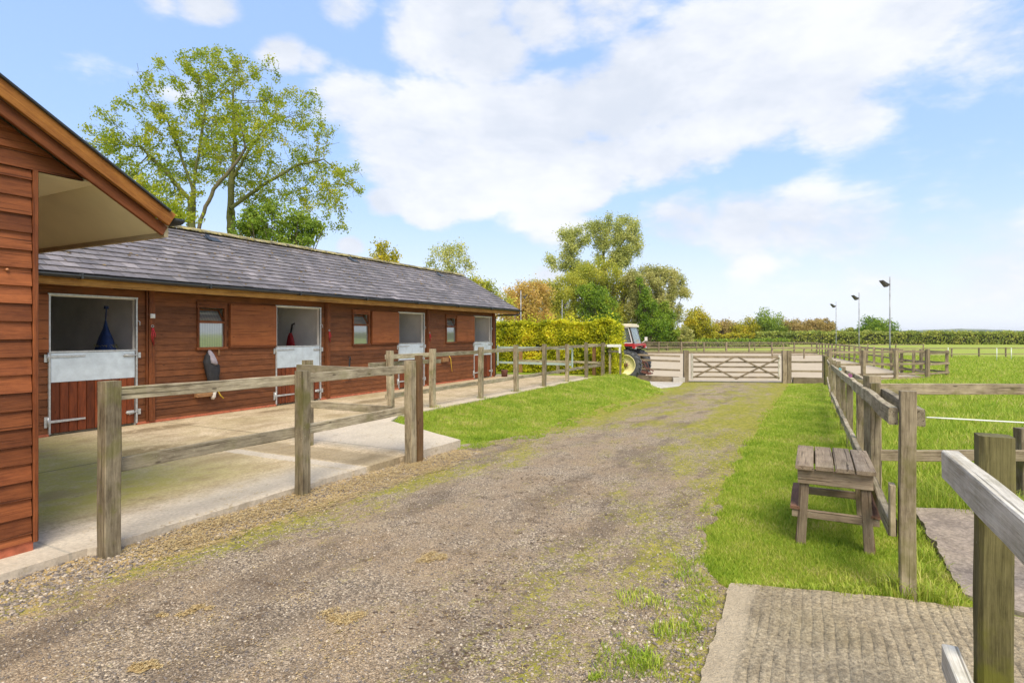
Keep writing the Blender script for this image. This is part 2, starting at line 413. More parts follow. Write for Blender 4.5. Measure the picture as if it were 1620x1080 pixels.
def concrete_mat(name, c1, c2, green=0.5, joints=False, tan=0.3, ribs=False):
    b = NB(name); g = b.attr('gc'); s = b.sep(g); a, bb = s[0], s[1]
    n1 = b.noise(g, 1.3, 5, 0.65); n2 = b.noise(g, 35, 4, 0.7); n3 = b.noise(g, 6, 5, 0.7)
    col = b.ramp(b.math('ADD', b.math('MULTIPLY', n1, 0.6), b.math('MULTIPLY', n3, 0.4)), [(0.32, c1), (0.62, c2)])
    col = b.mix(1.0, col, b.ramp(n2, [(0.3, 0.55), (0.5, 0.98), (0.7, 1.35)]), 'MULTIPLY')
    med = b.noise(b.map(g, (1, 2, 1), (3, 3, 0)), 4, 6, 0.8)
    col = b.mix(b.math('MULTIPLY', b.rng(med, 0.48, 0.64), 0.5), col, sc3(c1, 0.75))
    gr = b.noise(b.map(g, (1, 1, 1), (4, 4, 0)), 0.8, 4, 0.6)
    if green: col = b.mix(b.math('MULTIPLY', b.rng(gr, 0.42, 0.62), green), col, (0.30, 0.25, 0.10))
    if joints:
        # green algae in the shade of the wing
        gz = b.math('MULTIPLY', b.rng(a, 5.2, 3.2), b.rng(bb, -5.0, -5.8))
        col = b.mix(b.math('MULTIPLY', gz, b.rng(n3, 0.3, 0.6, 0.35, 0.85)), col, (0.34, 0.31, 0.055))
        br = b.rng(b.noise(b.map(g, (0.8, 1.6, 1), (1, 7, 0)), 1.2, 5, 0.65), 0.5, 0.66)
        col = b.mix(b.math('MULTIPLY', br, 0.5), col, (0.26, 0.19, 0.105))
        jn = None
        for (ax, v, w) in ((0, 5.95, .012), (0, 9.9, .01), (0, 13.9, .01), (0, 2.1, .01), (1, -7.4, .012)):
            q = b.math('ADD', (a, bb)[ax], b.math('MULTIPLY', b.math('SUBTRACT', n3, 0.5), 0.02))
            l = b.rng(b.math('ABSOLUTE', b.math('SUBTRACT', q, v)), w*0.6, w*1.4, 1, 0)
            jn = l if jn is None else b.math('MAXIMUM', jn, l)
        col = b.mix(b.math('MULTIPLY', jn, 0.8), col, (0.06, 0.06, 0.03))
    if joints:
        wv = b.math('MULTIPLY', b.math('SUBTRACT', n3, 0.5), 0.10)
        aw = b.math('ADD', a, wv); bw = b.math('ADD', bb, b.math('MULTIPLY', wv, 3.0))
        inb = b.rng(bw, -6.75, -6.55)
        dirty = b.math('MULTIPLY', b.math('MULTIPLY', b.rng(aw, 5.02, 5.08), b.rng(aw, 5.65, 5.5)), inb)
        col = b.mix(b.math('MULTIPLY', dirty, 0.55), col, (0.20, 0.155, 0.085))
        for (pa, pb, ra_, rb_) in ((5.5, -9.2, .75, .25), (10.1, -8.7, .8, .3), (6.7, -7.1, .6, .35), (7.9, -9.3, .5, .2), (13.5, -9.0, .7, .3), (4.4, -7.6, .5, .35)):
            da_ = b.math('DIVIDE', b.math('SUBTRACT', aw, pa), ra_); db_ = b.math('DIVIDE', b.math('SUBTRACT', bw, pb), rb_)
            dd_ = b.math('ADD', b.math('MULTIPLY', da_, da_), b.math('MULTIPLY', db_, db_))
            blob = b.math('MULTIPLY', b.math('SUBTRACT', 1.0, b.rng(dd_, .2, 1.2)), b.rng(n3, .34, .5))
            col = b.mix(b.math('MULTIPLY', blob, 0.7), col, (0.15, 0.105, 0.05))
        lite = b.math('MAXIMUM', b.math('MULTIPLY', b.math('MULTIPLY', b.rng(aw, 4.80, 4.84), b.rng(aw, 5.02, 4.99)), inb), b.math('MULTIPLY', b.rng(aw, 5.7, 6.1), b.rng(bw, -7.6, -6.4)))
        lite = b.math('MAXIMUM', lite, b.math('MULTIPLY', b.rng(bw, -5.35, -4.85), b.rng(aw, 4.9, 4.7)))
        col = b.mix(b.math('MULTIPLY', lite, 0.6), col, b.mix(n2, (0.36, 0.32, 0.27), (0.72, 0.66, 0.58)))
    ch = b.rng(b.noise(g, 3.1, 6, 0.75), 0.6, 0.63)
    col = b.mix(b.math('MULTIPLY', ch, 0.35), col, sc3(c1, 0.6))
    if tan:
        tn = b.rng(b.noise(b.map(g, (1, 1, 1), (7, 2, 0)), 9, 4, 0.7), 0.60, 0.70)
        col = b.mix(b.math('MULTIPLY', tn, tan), col, (0.36, 0.28, 0.13))
    if ribs:
        wob = b.math('MULTIPLY', b.math('SUBTRACT', b.noise(b.map(g, (1.5, 3, 1)), 1.5, 3, 0.5), 0.5), 0.05)
        ph = b.math('MULTIPLY', b.math('ADD', bb, wob), 2*math.pi/0.052)
        rib = b.math('POWER', b.math('ABSOLUTE', b.math('SINE', b.math('MULTIPLY', ph, 0.5))), 0.7)
        rib = b.math('MULTIPLY', rib, b.math('MULTIPLY', b.rng(bb, -0.34, -0.27), b.rng(b.noise(g, 2.5, 4, 0.7), 0.35, 0.6, 0.15, 1.0)))
        grit = b.noise(g, 80, 3, 0.8)
        col = b.mix(1.0, col, b.rng(grit, 0.3, 0.7, 0.6, 1.4, False), 'MULTIPLY')
        sm = b.rng(bb, -0.27, -0.34)
        col = b.mix(b.math('MULTIPLY', sm, 0.5), col, (0.60, 0.50, 0.36))
        b.bump(b.math('ADD', b.math('MULTIPLY', rib, 1.6), b.math('ADD', b.math('MULTIPLY', n2, 1.6), b.math('ADD', n3, b.math('MULTIPLY', grit, 1.5)))), 1.0, 0.0095)
    else:
        b.bump(b.math('ADD', n2, n3), 0.5, 0.006)
    return b.done(col, 0.92, spec=0.2)
M['yard'] = concrete_mat('yard_concrete', (0.34, 0.26, 0.155), (0.60, 0.49, 0.345), 0.25, True, 0.4)
M['pad'] = concrete_mat('ribbed_concrete', (0.27, 0.215, 0.14), (0.48, 0.40, 0.275), 0.18, False, 0.35, True)
M['pad2'] = concrete_mat('grey_concrete', (0.20, 0.165, 0.14), (0.36, 0.30, 0.25), 0.1, False, 0.1)
M['patch'] = concrete_mat('pale_concrete', (0.40, 0.37, 0.33), (0.52, 0.49, 0.44), 0.0)

def grass_ground():
    b = NB('grass_ground'); g = b.pos()
    n1 = b.noise(g, 0.25, 5, 0.6); n2 = b.noise(g, 3.5, 5, 0.75); n3 = b.noise(g, 40, 4, 0.8)
    col = b.ramp(b.math('ADD', b.math('MULTIPLY', n1, 0.5), b.math('MULTIPLY', n2, 0.5)), [(0.33, (0.17, 0.26, 0.02)), (0.5, (0.26, 0.34, 0.03)), (0.65, (0.42, 0.40, 0.09))])
    col = b.mix(1.0, col, b.ramp(n3, [(0.25, 0.55), (0.75, 1.3)]), 'MULTIPLY')
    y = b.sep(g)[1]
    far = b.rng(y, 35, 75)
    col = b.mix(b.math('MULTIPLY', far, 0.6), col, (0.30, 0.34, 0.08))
    b.bump(b.math('ADD', n2, n3), 0.8, 0.03)
    return b.done(col, 0.9, spec=0.1)
M['grass_ground'] = grass_ground()
def blade_mat():
    b = NB('grass_blades'); r = b.attr('rnd', 'Fac'); p = b.pos()
    big = b.noise(p, 1.3, 6, 0.75)
    f = b.math('ADD', b.math('MULTIPLY', r, 0.5), b.math('MULTIPLY', b.math('SUBTRACT', big, 0.34), 1.5), clamp=True)
    col = b.ramp(f, [(0, (0.12, 0.21, 0.02)), (0.25, (0.25, 0.38, 0.03)), (0.5, (0.39, 0.50, 0.05)), (0.72, (0.53, 0.53, 0.11)), (0.9, (0.66, 0.56, 0.26)), (1, (0.50, 0.38, 0.20))])
    b.done(col, 0.5, spec=0.25)
    t = b.n('ShaderNodeBsdfTranslucent'); b.L(col, t.inputs[0])
    m = b.n('ShaderNodeMixShader'); m.inputs[0].default_value = 0.4
    b.L(b.bsdf.outputs[0], m.inputs[1]); b.L(t.outputs[0], m.inputs[2]); b.L(m.outputs[0], b.out.inputs[0])
    return b.m
M['blade'] = blade_mat()
def sand_mat():
    b = NB('arena_sand'); g = b.pos()
    n1 = b.noise(b.map(g, (1, 2.5, 1)), 0.5, 5, 0.7); n2 = b.noise(g, 6, 5, 0.8)
    col = b.ramp(b.math('ADD', b.math('MULTIPLY', n1, 0.5), b.math('MULTIPLY', n2, 0.5)), [(0.3, (0.35, 0.285, 0.205)), (0.65, (0.50, 0.43, 0.33))])
    b.bump(n2, 0.8, 0.03)
    return b.done(col, 0.95, spec=0.1)
M['sand'] = sand_mat()
def stone_mat():
    b = NB('loose_stones'); r = b.attr('rnd', 'Fac')
    col = b.ramp(r, [(0, (0.11, 0.095, 0.09)), (0.3, (0.21, 0.18, 0.16)), (0.6, (0.31, 0.25, 0.19)), (0.85, (0.40, 0.33, 0.25)), (1, (0.56, 0.49, 0.40))])
    n = b.noise(b.pos(), 120, 3, 0.7); b.bump(n, 0.4, 0.002)
    return b.done(col, 0.85, spec=0.25)
M['stone'] = stone_mat()
def straw_mat():
    b = NB('straw'); r = b.attr('rnd', 'Fac')
    return b.done(b.ramp(r, [(0, (0.22, 0.14, 0.06)), (0.5, (0.44, 0.32, 0.15)), (1, (0.60, 0.48, 0.26))]), 0.8, spec=0.2)
M['straw'] = straw_mat()
# ------------------------------------------------------------------ ground
def inpoly(px, py, poly):
    px = np.asarray(px); py = np.asarray(py); ins = np.zeros(px.shape, bool); n = len(poly)
    for i in range(n):
        x0, y0 = poly[i]; x1, y1 = poly[(i+1) % n]
        c = ((y0 > py) != (y1 > py))
        with np.errstate(divide='ignore', invalid='ignore'):
            xx = (x1-x0)*(py-y0)/(y1-y0+1e-12)+x0
        ins ^= c & (px < xx)
    return ins
def dense(poly, step, amp, seed=0.0, freq=2.0):
    out = []
    n = len(poly)
    for i in range(n):
        p = np.array(poly[i], float); q = np.array(poly[(i+1) % n], float); L = np.linalg.norm(q-p)
        k = max(1, int(L/step)); t = (q-p)/max(L, 1e-9); nm = np.array([t[1], -t[0]])
        for j in range(k):
            c = p+(q-p)*j/k
            w = amp*(mnoise.noise(Vector((c[0]*freq, c[1]*freq, seed)))+0.6*mnoise.noise(Vector((c[0]*freq*4, c[1]*freq*4, seed+3))))
            out.append(tuple(c+nm*w))
    return out
def sheet(name, poly, zf, mat, step=0.25, skirt=0.0, lim=None):
    """a surface with this outline that follows the height zf(x,y); optional vertical edge"""
    P2 = [Vector(p) for p in poly]; nb = len(P2)
    arr = np.array(poly); x0, y0 = arr.min(0); x1, y1 = arr.max(0)
    gx, gy = np.meshgrid(np.arange(x0, x1, step), np.arange(y0, y1, step))
    gx = (gx+RNG.uniform(-.2, .2, gx.shape)*step).ravel(); gy = (gy+RNG.uniform(-.2, .2, gy.shape)*step).ravel()
    ok = inpoly(gx, gy, poly)
    pts = P2+[Vector((float(x), float(y))) for x, y in zip(gx[ok], gy[ok])]
    res = delaunay_2d_cdt(pts, [], [list(range(nb))], 1, 1e-5)
    v2, fc = res[0], res[2]
    X = np.array([v[0] for v in v2]); Y = np.array([v[1] for v in v2]); Z = zf(X, Y)*np.ones_like(X)
    V = [(x, y, z) for x, y, z in zip(X, Y, Z)]; Fs = [tuple(f) for f in fc]
    if skirt:
        Zb = [float(np.asarray(zf(np.array([p[0]]), np.array([p[1]]))).ravel()[0]) for p in poly]
        o = len(V); V += [(p[0], p[1], z) for p, z in zip(poly, Zb)]+[(p[0]+RNG.uniform(-.008, .008), p[1]+RNG.uniform(-.008, .008), z-skirt) for p, z in zip(poly, Zb)]
        for i in range(nb):
            j = (i+1) % nb; Fs.append((o+i, o+j, o+nb+j, o+nb+i))
    me = bpy.data.meshes.new(name); me.from_pydata(V, [], Fs); me.materials.append(mat)
    A = np.array(V); g = np.stack([A[:, 0]*U[0]+A[:, 1]*U[1], A[:, 0]*Nn[0]+A[:, 1]*Nn[1], A[:, 2]], 1)
    at_ = me.attributes.new('gc', 'FLOAT_VECTOR', 'POINT'); at_.data.foreach_set('vector', g.astype(np.float32).ravel())
    o = bpy.data.objects.new(name, me); COL.objects.link(o); o['kind'] = 'structure'
    return o

# one great grass sheet to the horizon
def axis(lo, hi, near0, near1, st):
    a = list(np.arange(near0, near1, st)); s = st; v = near1
    while v < hi: a.append(v); s *= 1.18; v += s
    a.append(hi); s = st; v = near0; pre = []
    while v > lo: v -= s; s *= 1.18; pre.append(v)
    return np.array(sorted(pre)+a)
gxs = axis(-3000, 4000, -14, 24, 0.5); gys = axis(-60, 6000, -3, 32, 0.5)
GX, GY = np.meshgrid(gxs, gys); GZ = zg(GX, GY)
V = np.stack([GX.ravel(), GY.ravel(), GZ.ravel()], 1); nx = len(gxs); ny = len(gys)
ii, jj = np.meshgrid(np.arange(nx-1), np.arange(ny-1)); q = (jj*nx+ii).ravel()
fld = np_mesh('field', V, np.stack([q, q+1, q+nx+1, q+nx], 1), M['grass_ground'], smooth=True); fld['kind'] = 'structure'

# track outline
left_edge = [G(742, 702), G(800, 694), G(860, 678), G(905, 660), G(960, 641), G(1000, 630), G(1046, 617)]
right_edge = [G(1247, 610), G(1232, 635), G(1205, 672), G(1172, 720), G(1150, 765), G(1128, 820), G(1108, 870), G(1122, 905), G(1143, 930)]
gate_l = G(1085, 604.5); gate_r = G(1243, 606)
track_poly = [XY(-7, -4.60), XY(6.6, -4.60)] + left_edge + [(left_edge[-1][0]+0.3, gate_l[1]+0.05), (gate_l[0], gate_l[1]+0.1), (gate_r[0]+0.1, gate_r[1]+0.1)] + right_edge + [XY(3.6, -0.30), XY(-7, -0.30)]
track_d = dense(track_poly, 0.12, 0.09, 1.0)
track = sheet('track', track_d, lambda x, y: zg(x, y)+0.006, M['gravel'], 0.22)

yard_poly = [XY(-7, -4.48), XY(2.2, -4.50), XY(2.24, -4.47), XY(5.6, -4.47), XY(6.9, -4.42), XY(7.85, -6.45), XY(8.4, -6.72), XY(19.0, -6.72), XY(19.4, -7.6), XY(18.6, -12), XY(-7, -12)]
yard_d = dense(yard_poly, 0.10, 0.018, 5.0, 3.0)
yard = sheet('yard_slab', yard_d, lambda x, y: np.zeros_like(np.asarray(x, float)), M['yard'], 0.5, skirt=0.16)

# ribbed concrete by the right-hand fence
def padz(x, y):
    a = x*U[0]+y*U[1]; b = x*Nn[0]+y*Nn[1]
    n = np.array([mnoise.noise(Vector((float(p)*6, float(q)*6, 0))) for p, q in zip(np.atleast_1d(a), np.atleast_1d(b))])
    n2 = np.array([mnoise.noise(Vector((float(p)*24, float(q)*24, 4))) for p, q in zip(np.atleast_1d(a), np.atleast_1d(b))])
    m = sstep(-0.36, -0.28, b)*sstep(4.1, 3.85, a-0.25*(b+0.45)*0)
    return -0.028+0.003*n2-0.003*n
pad_poly = [XY(1.2, -0.44), XY(3.76, -0.44), XY(3.95, 0.25), XY(4.05, 0.80), XY(4.0, 1.2), XY(1.2, 1.2)]
pad = sheet('ribbed_pad', dense(pad_poly, 0.03, 0.022, 2.0, 5.0), padz, M['pad'], 0.04, skirt=0.10)
apron_poly = [XY(4.0, 1.2), XY(4.25, 0.80), XY(6.15, 0.78), XY(6.5, 1.7), XY(6.4, 6), XY(-2, 6), XY(-2, 1.2)]
apron = sheet('concrete_apron', dense(apron_poly, 0.06, 0.03, 3.0, 4.0), lambda x, y: padz(x, y)-0.006, M['pad2'], 0.07, skirt=0.08)
pc = [G(1024, 603), G(1082, 603.5), G(1075, 611), G(1046, 614.5), G(1030, 611)]
patch = sheet('concrete_patch', dense(pc, 0.1, 0.03, 8.0), lambda x, y: zg(x, y)+0.02, M['patch'], 0.5, skirt=0.05)

AR = [(-11.0, 25.6), (gate_l[0], gate_l[1]+0.25), (gate_r[0], gate_r[1]+0.25), (gate_r[0]+1.8, gate_r[1]+0.5), (20.4, 28.2), (36.0, 68.0), (4.0, 68.0)]
arena = sheet('arena_sand', dense(AR, 1.0, 0.05, 1.0), lambda x, y: zg(x, y)+0.02, M['sand'], 1.5)

# distant land
def ridge_line(name, y0, x0, x1, hfun, mat, depth=200):
    xs = np.linspace(x0, x1, 260); V = []; Fs = []
    for i, x in enumerate(xs):
        h = hfun(x)
        V += [(x, y0-depth*0.3, -1.2), (x, y0, h), (x, y0+depth, h*0.8), (x, y0+depth*1.4, -1.2)]
    for i in range(len(xs)-1):
        for k in range(3): Fs.append((i*4+k, (i+1)*4+k, (i+1)*4+k+1, i*4+k+1))
    o = np_mesh(name, V, Fs, mat); o['kind'] = 'structure'; return o
hill_m = plain('distant_woodland', (0.055, 0.085, 0.05), 0.95, 0, 0.35, 0.02, 0)
hill_m2 = plain('distant_fields', (0.12, 0.15, 0.07), 0.95, 0, 0.25, 0.01, 0)
def hf(x): return 7+5*mnoise.noise(Vector((x*0.006, 1, 0)))+3.5*abs(mnoise.noise(Vector((x*0.03, 2, 0))))+1.6*mnoise.noise(Vector((x*0.12, 2, 0)))
ridge_line('hills', 1300, -2200, 2600, hf, hill_m)
ridge_line('far_hills', 2600, -3000, 4000, lambda x: 17+11*mnoise.noise(Vector((x*0.0022, 5, 0)))+3*mnoise.noise(Vector((x*0.02, 6, 0))), hill_m2)

# ------------------------------------------------------------------ grass, stones, straw
def blades(name, poly, n, hmin, hmax, wd, dmax, d0, holes=(), seed=1, clump=0.0, label=None, lean=0.5, thin=None):
    rg = np.random.default_rng(seed)
    arr = np.array(poly); x0, y0 = arr.min(0); x1, y1 = arr.max(0)
    X = []; Y = []; tot = 0
    for _ in range(60):
        m = n*3
        # sample in (angle, log distance) so that density falls with distance
        x = rg.uniform(x0, x1, m); y = rg.uniform(max(y0, 1.0), y1, m)
        d = np.hypot(x, y)
        keep = (rg.random(m) < np.minimum(1, (d0/d)**1.7)) & (d < dmax)
        ux = x/y; keep &= np.abs(ux) < 1.05
        x = x[keep]; y = y[keep]
        k = inpoly(x, y, poly)
        for h in holes: k &= ~inpoly(x, y, h)
        x = x[k]; y = y[k]
        if thin is not None and len(x):
            q = np.array([mnoise.noise(Vector((float(u)*3.2, float(v)*3.2, 4)))+.5*mnoise.noise(Vector((float(u)*11, float(v)*11, 8))) for u, v in zip(x, y)]); kk = q > thin+rg.uniform(-.1, .1, len(q)); x = x[kk]; y = y[kk]
        X.append(x); Y.append(y); tot += len(x)
        if tot > n: break
    X = np.concatenate(X)[:n]; Y = np.concatenate(Y)[:n]; n = len(X)
    d = np.hypot(X, Y); sc = np.maximum(1, (d/d0))**0.75
    cl = np.array([mnoise.noise(Vector((float(x)*1.6, float(y)*1.6, seed))) for x, y in zip(X, Y)]) if clump else np.zeros(n)
    H = rg.uniform(hmin, hmax, n)*np.minimum(sc, 3.0)**0.5*(1+clump*cl); W = wd*sc*rg.uniform(0.7, 1.3, n)
    th = rg.uniform(0, 2*np.pi, n); ln = rg.uniform(0.1, lean*1.9, n)*H; la = rg.uniform(0, 2*np.pi, n)
    Z = zg(X, Y)-0.004
    dx = np.cos(th)*W/2; dy = np.sin(th)*W/2
    V = np.zeros((n, 5, 3))
    V[:, 0] = np.stack([X-dx, Y-dy, Z], 1); V[:, 1] = np.stack([X+dx, Y+dy, Z], 1)
    mx = X+np.cos(la)*ln*0.35; my = Y+np.sin(la)*ln*0.35
    V[:, 2] = np.stack([mx+dx*0.75, my+dy*0.75, Z+H*0.6], 1); V[:, 3] = np.stack([mx-dx*0.75, my-dy*0.75, Z+H*0.6], 1)
    V[:, 4] = np.stack([X+np.cos(la)*ln, Y+np.sin(la)*ln, Z+H], 1)
    b = np.arange(n)*5
    Q = np.stack([b, b+1, b+2], 1); Q2 = np.stack([b, b+2, b+3], 1); Q3 = np.stack([b+3, b+2, b+4], 1)
    r = np.repeat(rg.random(n), 5)
    o = np_mesh(name, V.reshape(-1, 3), np.concatenate([Q, Q2, Q3]), M['blade'], attrs={'rnd': ('FLOAT', r)})
    tag(o, label, 'grass', None, 'stuff'); return o
bank_poly = [XY(7.2, -5.9), XY(7.85, -6.42), XY(8.4, -6.74), XY(20.6, -6.74), XY(21.5, -6.0), G(1046, 617), G(1000, 630), G(960, 641), G(905, 660), G(860, 678), G(800, 694), G(742, 702), G(700, 690)]
blades('grass', dense(bank_poly, 0.15, 0.10, 1.0), 100000, 0.015, 0.055, 0.006, 60, 6, seed=2, clump=0.4, label='bright green grass bank between yard fence and gravel track')
strip_poly = right_edge + [XY(3.8, -0.35), XY(4.02, 0.25), XY(4.2, 0.78), XY(6.2, 0.76), XY(6.4, 1.0), XY(27, 1.0), (gate_r[0]+1.7, gate_r[1])]
blades('grass', dense(strip_poly, 0.15, 0.09, 1.0), 230000, 0.012, 0.040, 0.0034, 60, 3.6, seed=3, clump=0.5, label='mown grass verge under the plank bench and right-hand fence')
ragged = [G(1247, 612), G(1205, 655), G(1150, 740), G(1100, 820), G(1040, 900), G(960, 1000), G(930, 1079), G(1100, 1079), G(1140, 935), G(1122, 905), G(1112, 870), G(1132, 820), G(1154, 765), G(1176, 720), G(1209, 672), G(1236, 635)]
blades('grass', ragged, 16000, 0.012, 0.045, 0.004, 40, 3.6, seed=6, clump=0.5, label='ragged grass creeping over the right edge of the track', thin=.22)
ragged2 = [G(690, 712), G(742, 712), G(830, 700), G(900, 682), G(960, 655), G(1050, 624), G(1046, 615), G(1000, 628), G(960, 639), G(905, 658), G(860, 676), G(800, 692), G(742, 700)]
blades('grass', ragged2, 9000, 0.012, 0.045, 0.005, 60, 6, seed=8, clump=0.5, label='ragged grass creeping over the left edge of the track', thin=.12)
padk = [XY(6.0, 0.7), XY(27, 0.9), (20.6, 28), (36, 68), (120, 68), (120, 7), XY(6.6, 2.0), XY(6.25, 0.85)]
blades('grass', padk, 150000, 0.05, 0.13, 0.0065, 75, 5.5, seed=4, clump=0.6, label='long green paddock grass beyond the right-hand fence')
# long grass round the feet of the fence
def tufts(name, spots, label, hm=0.28):
    rg = np.random.default_rng(9); Vs = []; Rs = []; n = 0
    for (x, y, r, k, h) in spots:
        for _ in range(k):
            t = rg.uniform(0, 2*np.pi); rr = r*math.sqrt(rg.random()); bx = x+rr*math.cos(t); by = y+rr*math.sin(t)
            z = float(zg(bx, by)); H = h*rg.uniform(0.4, 1); la = rg.uniform(0, 2*np.pi); ln = H*rg.uniform(0.2, 1.0); w = rg.uniform(0.003, 0.006)
            th = la+1.57; dx = math.cos(th)*w/2; dy = math.sin(th)*w/2
            ca = math.cos(la); sa = math.sin(la)
            Vs += [(bx-dx, by-dy, z), (bx+dx, by+dy, z), (bx+ca*ln*.3+dx, by+sa*ln*.3+dy, z+H*.6), (bx+ca*ln*.3-dx, by+sa*ln*.3-dy, z+H*.6), (bx+ca*ln, by+sa*ln, z+H*.8)]
            rnd = rg.random()*0.9+0.1*rg.random(); Rs += [rnd]*5; n += 1
    b = np.arange(n)*5
    o = np_mesh(name, Vs, np.concatenate([np.stack([b, b+1, b+2], 1), np.stack([b, b+2, b+3], 1), np.stack([b+3, b+2, b+4], 1)]), M['blade'], attrs={'rnd': ('FLOAT', Rs)})
    tag(o, label, 'grass', None, 'stuff')
sp = []
def atab(a, b, r, k, h): x, y = XY(a, b); sp.append((x, y, r, k, h))
atab(4.12, .50, .15, 240, .19); atab(4.0, .22, .15, 70, .11); atab(4.08, .66, .10, 120, .16); atab(4.5, .64, .10, 120, .15); atab(4.9, .66, .10, 100, .13); atab(5.4, .66, .10, 100, .13)
for aa in (6.0, 7.85, 10.0, 12.1, 14.2, 16.2): atab(aa, .5, .22, 220, .30)
for k in range(26): atab(6.3+k*0.4, .75+random.random()*.25, .22, 60, .24)
for k in range(36): atab(6.3+random.random()*0.5, 1.0+random.random()*1.6, .22, 90, .30)
for aa in (8.35, 9.7, 11.6, 13.35, 15.1, 16.9, 18.7, 20.5): atab(aa, -6.8, .16, 90, .15)
for (px, py, r, k, h) in ((1010, 950, .12, 150, .07), (1060, 1002, .10, 150, .08), (1095, 995, .06, 80, .06), (1020, 1050, .08, 160, .08), (940, 1075, .03, 60, .04), (1050, 960, .10, 90, .05), (1090, 915, .10, 120, .06), (1120, 955, .05, 60, .05)):
    x, y = G(px, py); sp.append((x, y, r, k, h))
for k in range(34):
    atab(3.78+.012*k, -.40+k*.034, .05, 26, .07)
for k in range(16): atab(4.1+k*.13, .76+random.uniform(-.02, .03), .05, 22, .09)
for k in range(14): atab(2.2+k*.11, -.50+random.uniform(-.05, .02), .05, 14, .045)
tufts('grass_tufts', sp, 'longer grass tufts around fence post feet and on gravel edge')

ico = None
def stones(name, poly, n, s0, s1, dmax, seed, label, powr=2.0, zoff=0.0):
    rg = np.random.default_rng(seed)
    t = (1+5**.5)/2
    IV = np.array([(-1, t, 0), (1, t, 0), (-1, -t, 0), (1, -t, 0), (0, -1, t), (0, 1, t), (0, -1, -t), (0, 1, -t), (t, 0, -1), (t, 0, 1), (-t, 0, -1), (-t, 0, 1)])/1.9
    IF = np.array([(0, 11, 5), (0, 5, 1), (0, 1, 7), (0, 7, 10), (0, 10, 11), (1, 5, 9), (5, 11, 4), (11, 10, 2), (10, 7, 6), (7, 1, 8), (3, 9, 4), (3, 4, 2), (3, 2, 6), (3, 6, 8), (3, 8, 9), (4, 9, 5), (2, 4, 11), (6, 2, 10), (8, 6, 7), (9, 8, 1)])
    arr = np.array(poly); x0, y0 = arr.min(0); x1, y1 = arr.max(0); X = []; Y = []; tot = 0
    for _ in range(80):
        x = rg.uniform(x0, x1, n*2); y = rg.uniform(max(1.6, y0), y1, n*2); d = np.hypot(x, y)
        k = (rg.random(n*2) < np.minimum(1, (2.5/d)**1.5)) & (d < dmax) & (np.abs(x/y) < 1.0) & inpoly(x, y, poly)
        X.append(x[k]); Y.append(y[k]); tot += k.sum()
        if tot > n: break
    X = np.concatenate(X)[:n]; Y = np.concatenate(Y)[:n]; n = len(X)
    S = s0+(s1-s0)*rg.random(n)**powr
    sc = np.stack([S*rg.uniform(.8, 1.3, n), S*rg.uniform(.6, 1.0, n), S*rg.uniform(.4, .7, n)], 1)
    V = IV[None]*(1+rg.uniform(-.22, .22, (n, 12, 1)))*sc[:, None]
    th = rg.uniform(0, 6.28, n); c = np.cos(th)[:, None]; s = np.sin(th)[:, None]
    tl = rg.uniform(-.4, .4, n)[:, None]
    x_ = V[..., 0]*c-V[..., 1]*s; y_ = V[..., 0]*s+V[..., 1]*c; z_ = V[..., 2]+x_*tl
    V = np.stack([x_+X[:, None], y_+Y[:, None], z_+(zg(X, Y)+0.006+S*0.15+zoff)[:, None]], -1)
    Fc = (IF[None]+(np.arange(n)*12)[:, None, None]).reshape(-1, 3)
    o = np_mesh(name, V.reshape(-1, 3), Fc, M['stone'], attrs={'rnd': ('FLOAT', np.repeat(rg.random(n), 12))})
    tag(o, label, 'stones', None, 'stuff')
stones('loose_stones', [XY(-2, -4.52), XY(6.6, -4.52), XY(6.8, -4.0), XY(2.4, -4.0), XY(-2, -3.5)], 7000, .004, .0165, 9, 5, 'grey and purple stones heaped along the yard kerb')
stones('gravel_stones', track_poly, 80000, .002, .0095, 11, 6, 'small loose gravel stones scattered over the track', 3.2)
stones('loose_stones', [XY(1.5, -1.0), XY(3.9, -0.9), XY(3.7, -.48), XY(1.5, -.48)], 1500, .004, .016, 9, 15, 'loose stones along the left edge of ribbed concrete')

def clods(label, spots, seed, mat):
    rg = np.random.default_rng(seed); m = MB()
    for (x, y, sx, n, s0) in spots:
        for _ in range(n):
            cx = x+rg.normal(0, sx); cy = y+rg.normal(0, sx*1.3); s_ = s0*rg.uniform(.3, 1)**1.5; z = float(zg(cx, cy))+.004
            V = []
            for k, (r, h) in enumerate(((1, 0), (.8, .35), (.3, .6))):
                for j in range(6):
                    t = j*1.047+k*.3; q = r*s_*rg.uniform(.75, 1.25); V.append((cx+q*math.cos(t)*1.3, cy+q*math.sin(t), z+h*s_))
            m.add(V, [(k*6+j, k*6+(j+1) % 6, k*6+6+(j+1) % 6, k*6+6+j) for k in range(2) for j in range(6)]+[tuple(range(12, 18))])
    o = m.build('earth_clods', mat); tag(o, label, 'earth', None, 'stuff')
cs = []
for (px, py, r, n) in ((330+520, 757, .18, 60), (870, 770, .15, 40), (905, 745, .2, 60), (860, 805, .16, 50), (930, 790, .2, 40), (840, 850, .15, 50), (780, 915, .12, 50), (760, 930, .1, 40), (800, 1000, .1, 60), (740, 1040, .08, 50), (660, 990, .1, 30), (830, 700, .2, 30), (870, 670, .2, 20), (950, 1050, .08, 25), (700, 870, .12, 20), (980, 700, .3, 24)):
    x, y = G(px, py); cs.append((x, y, r, n, .013))
clods('dark crumbs of trodden earth scattered along the middle of the track', cs, 4, plain('dark_earth', (.085, .058, .038), .95, 0, .5, 40, .5))
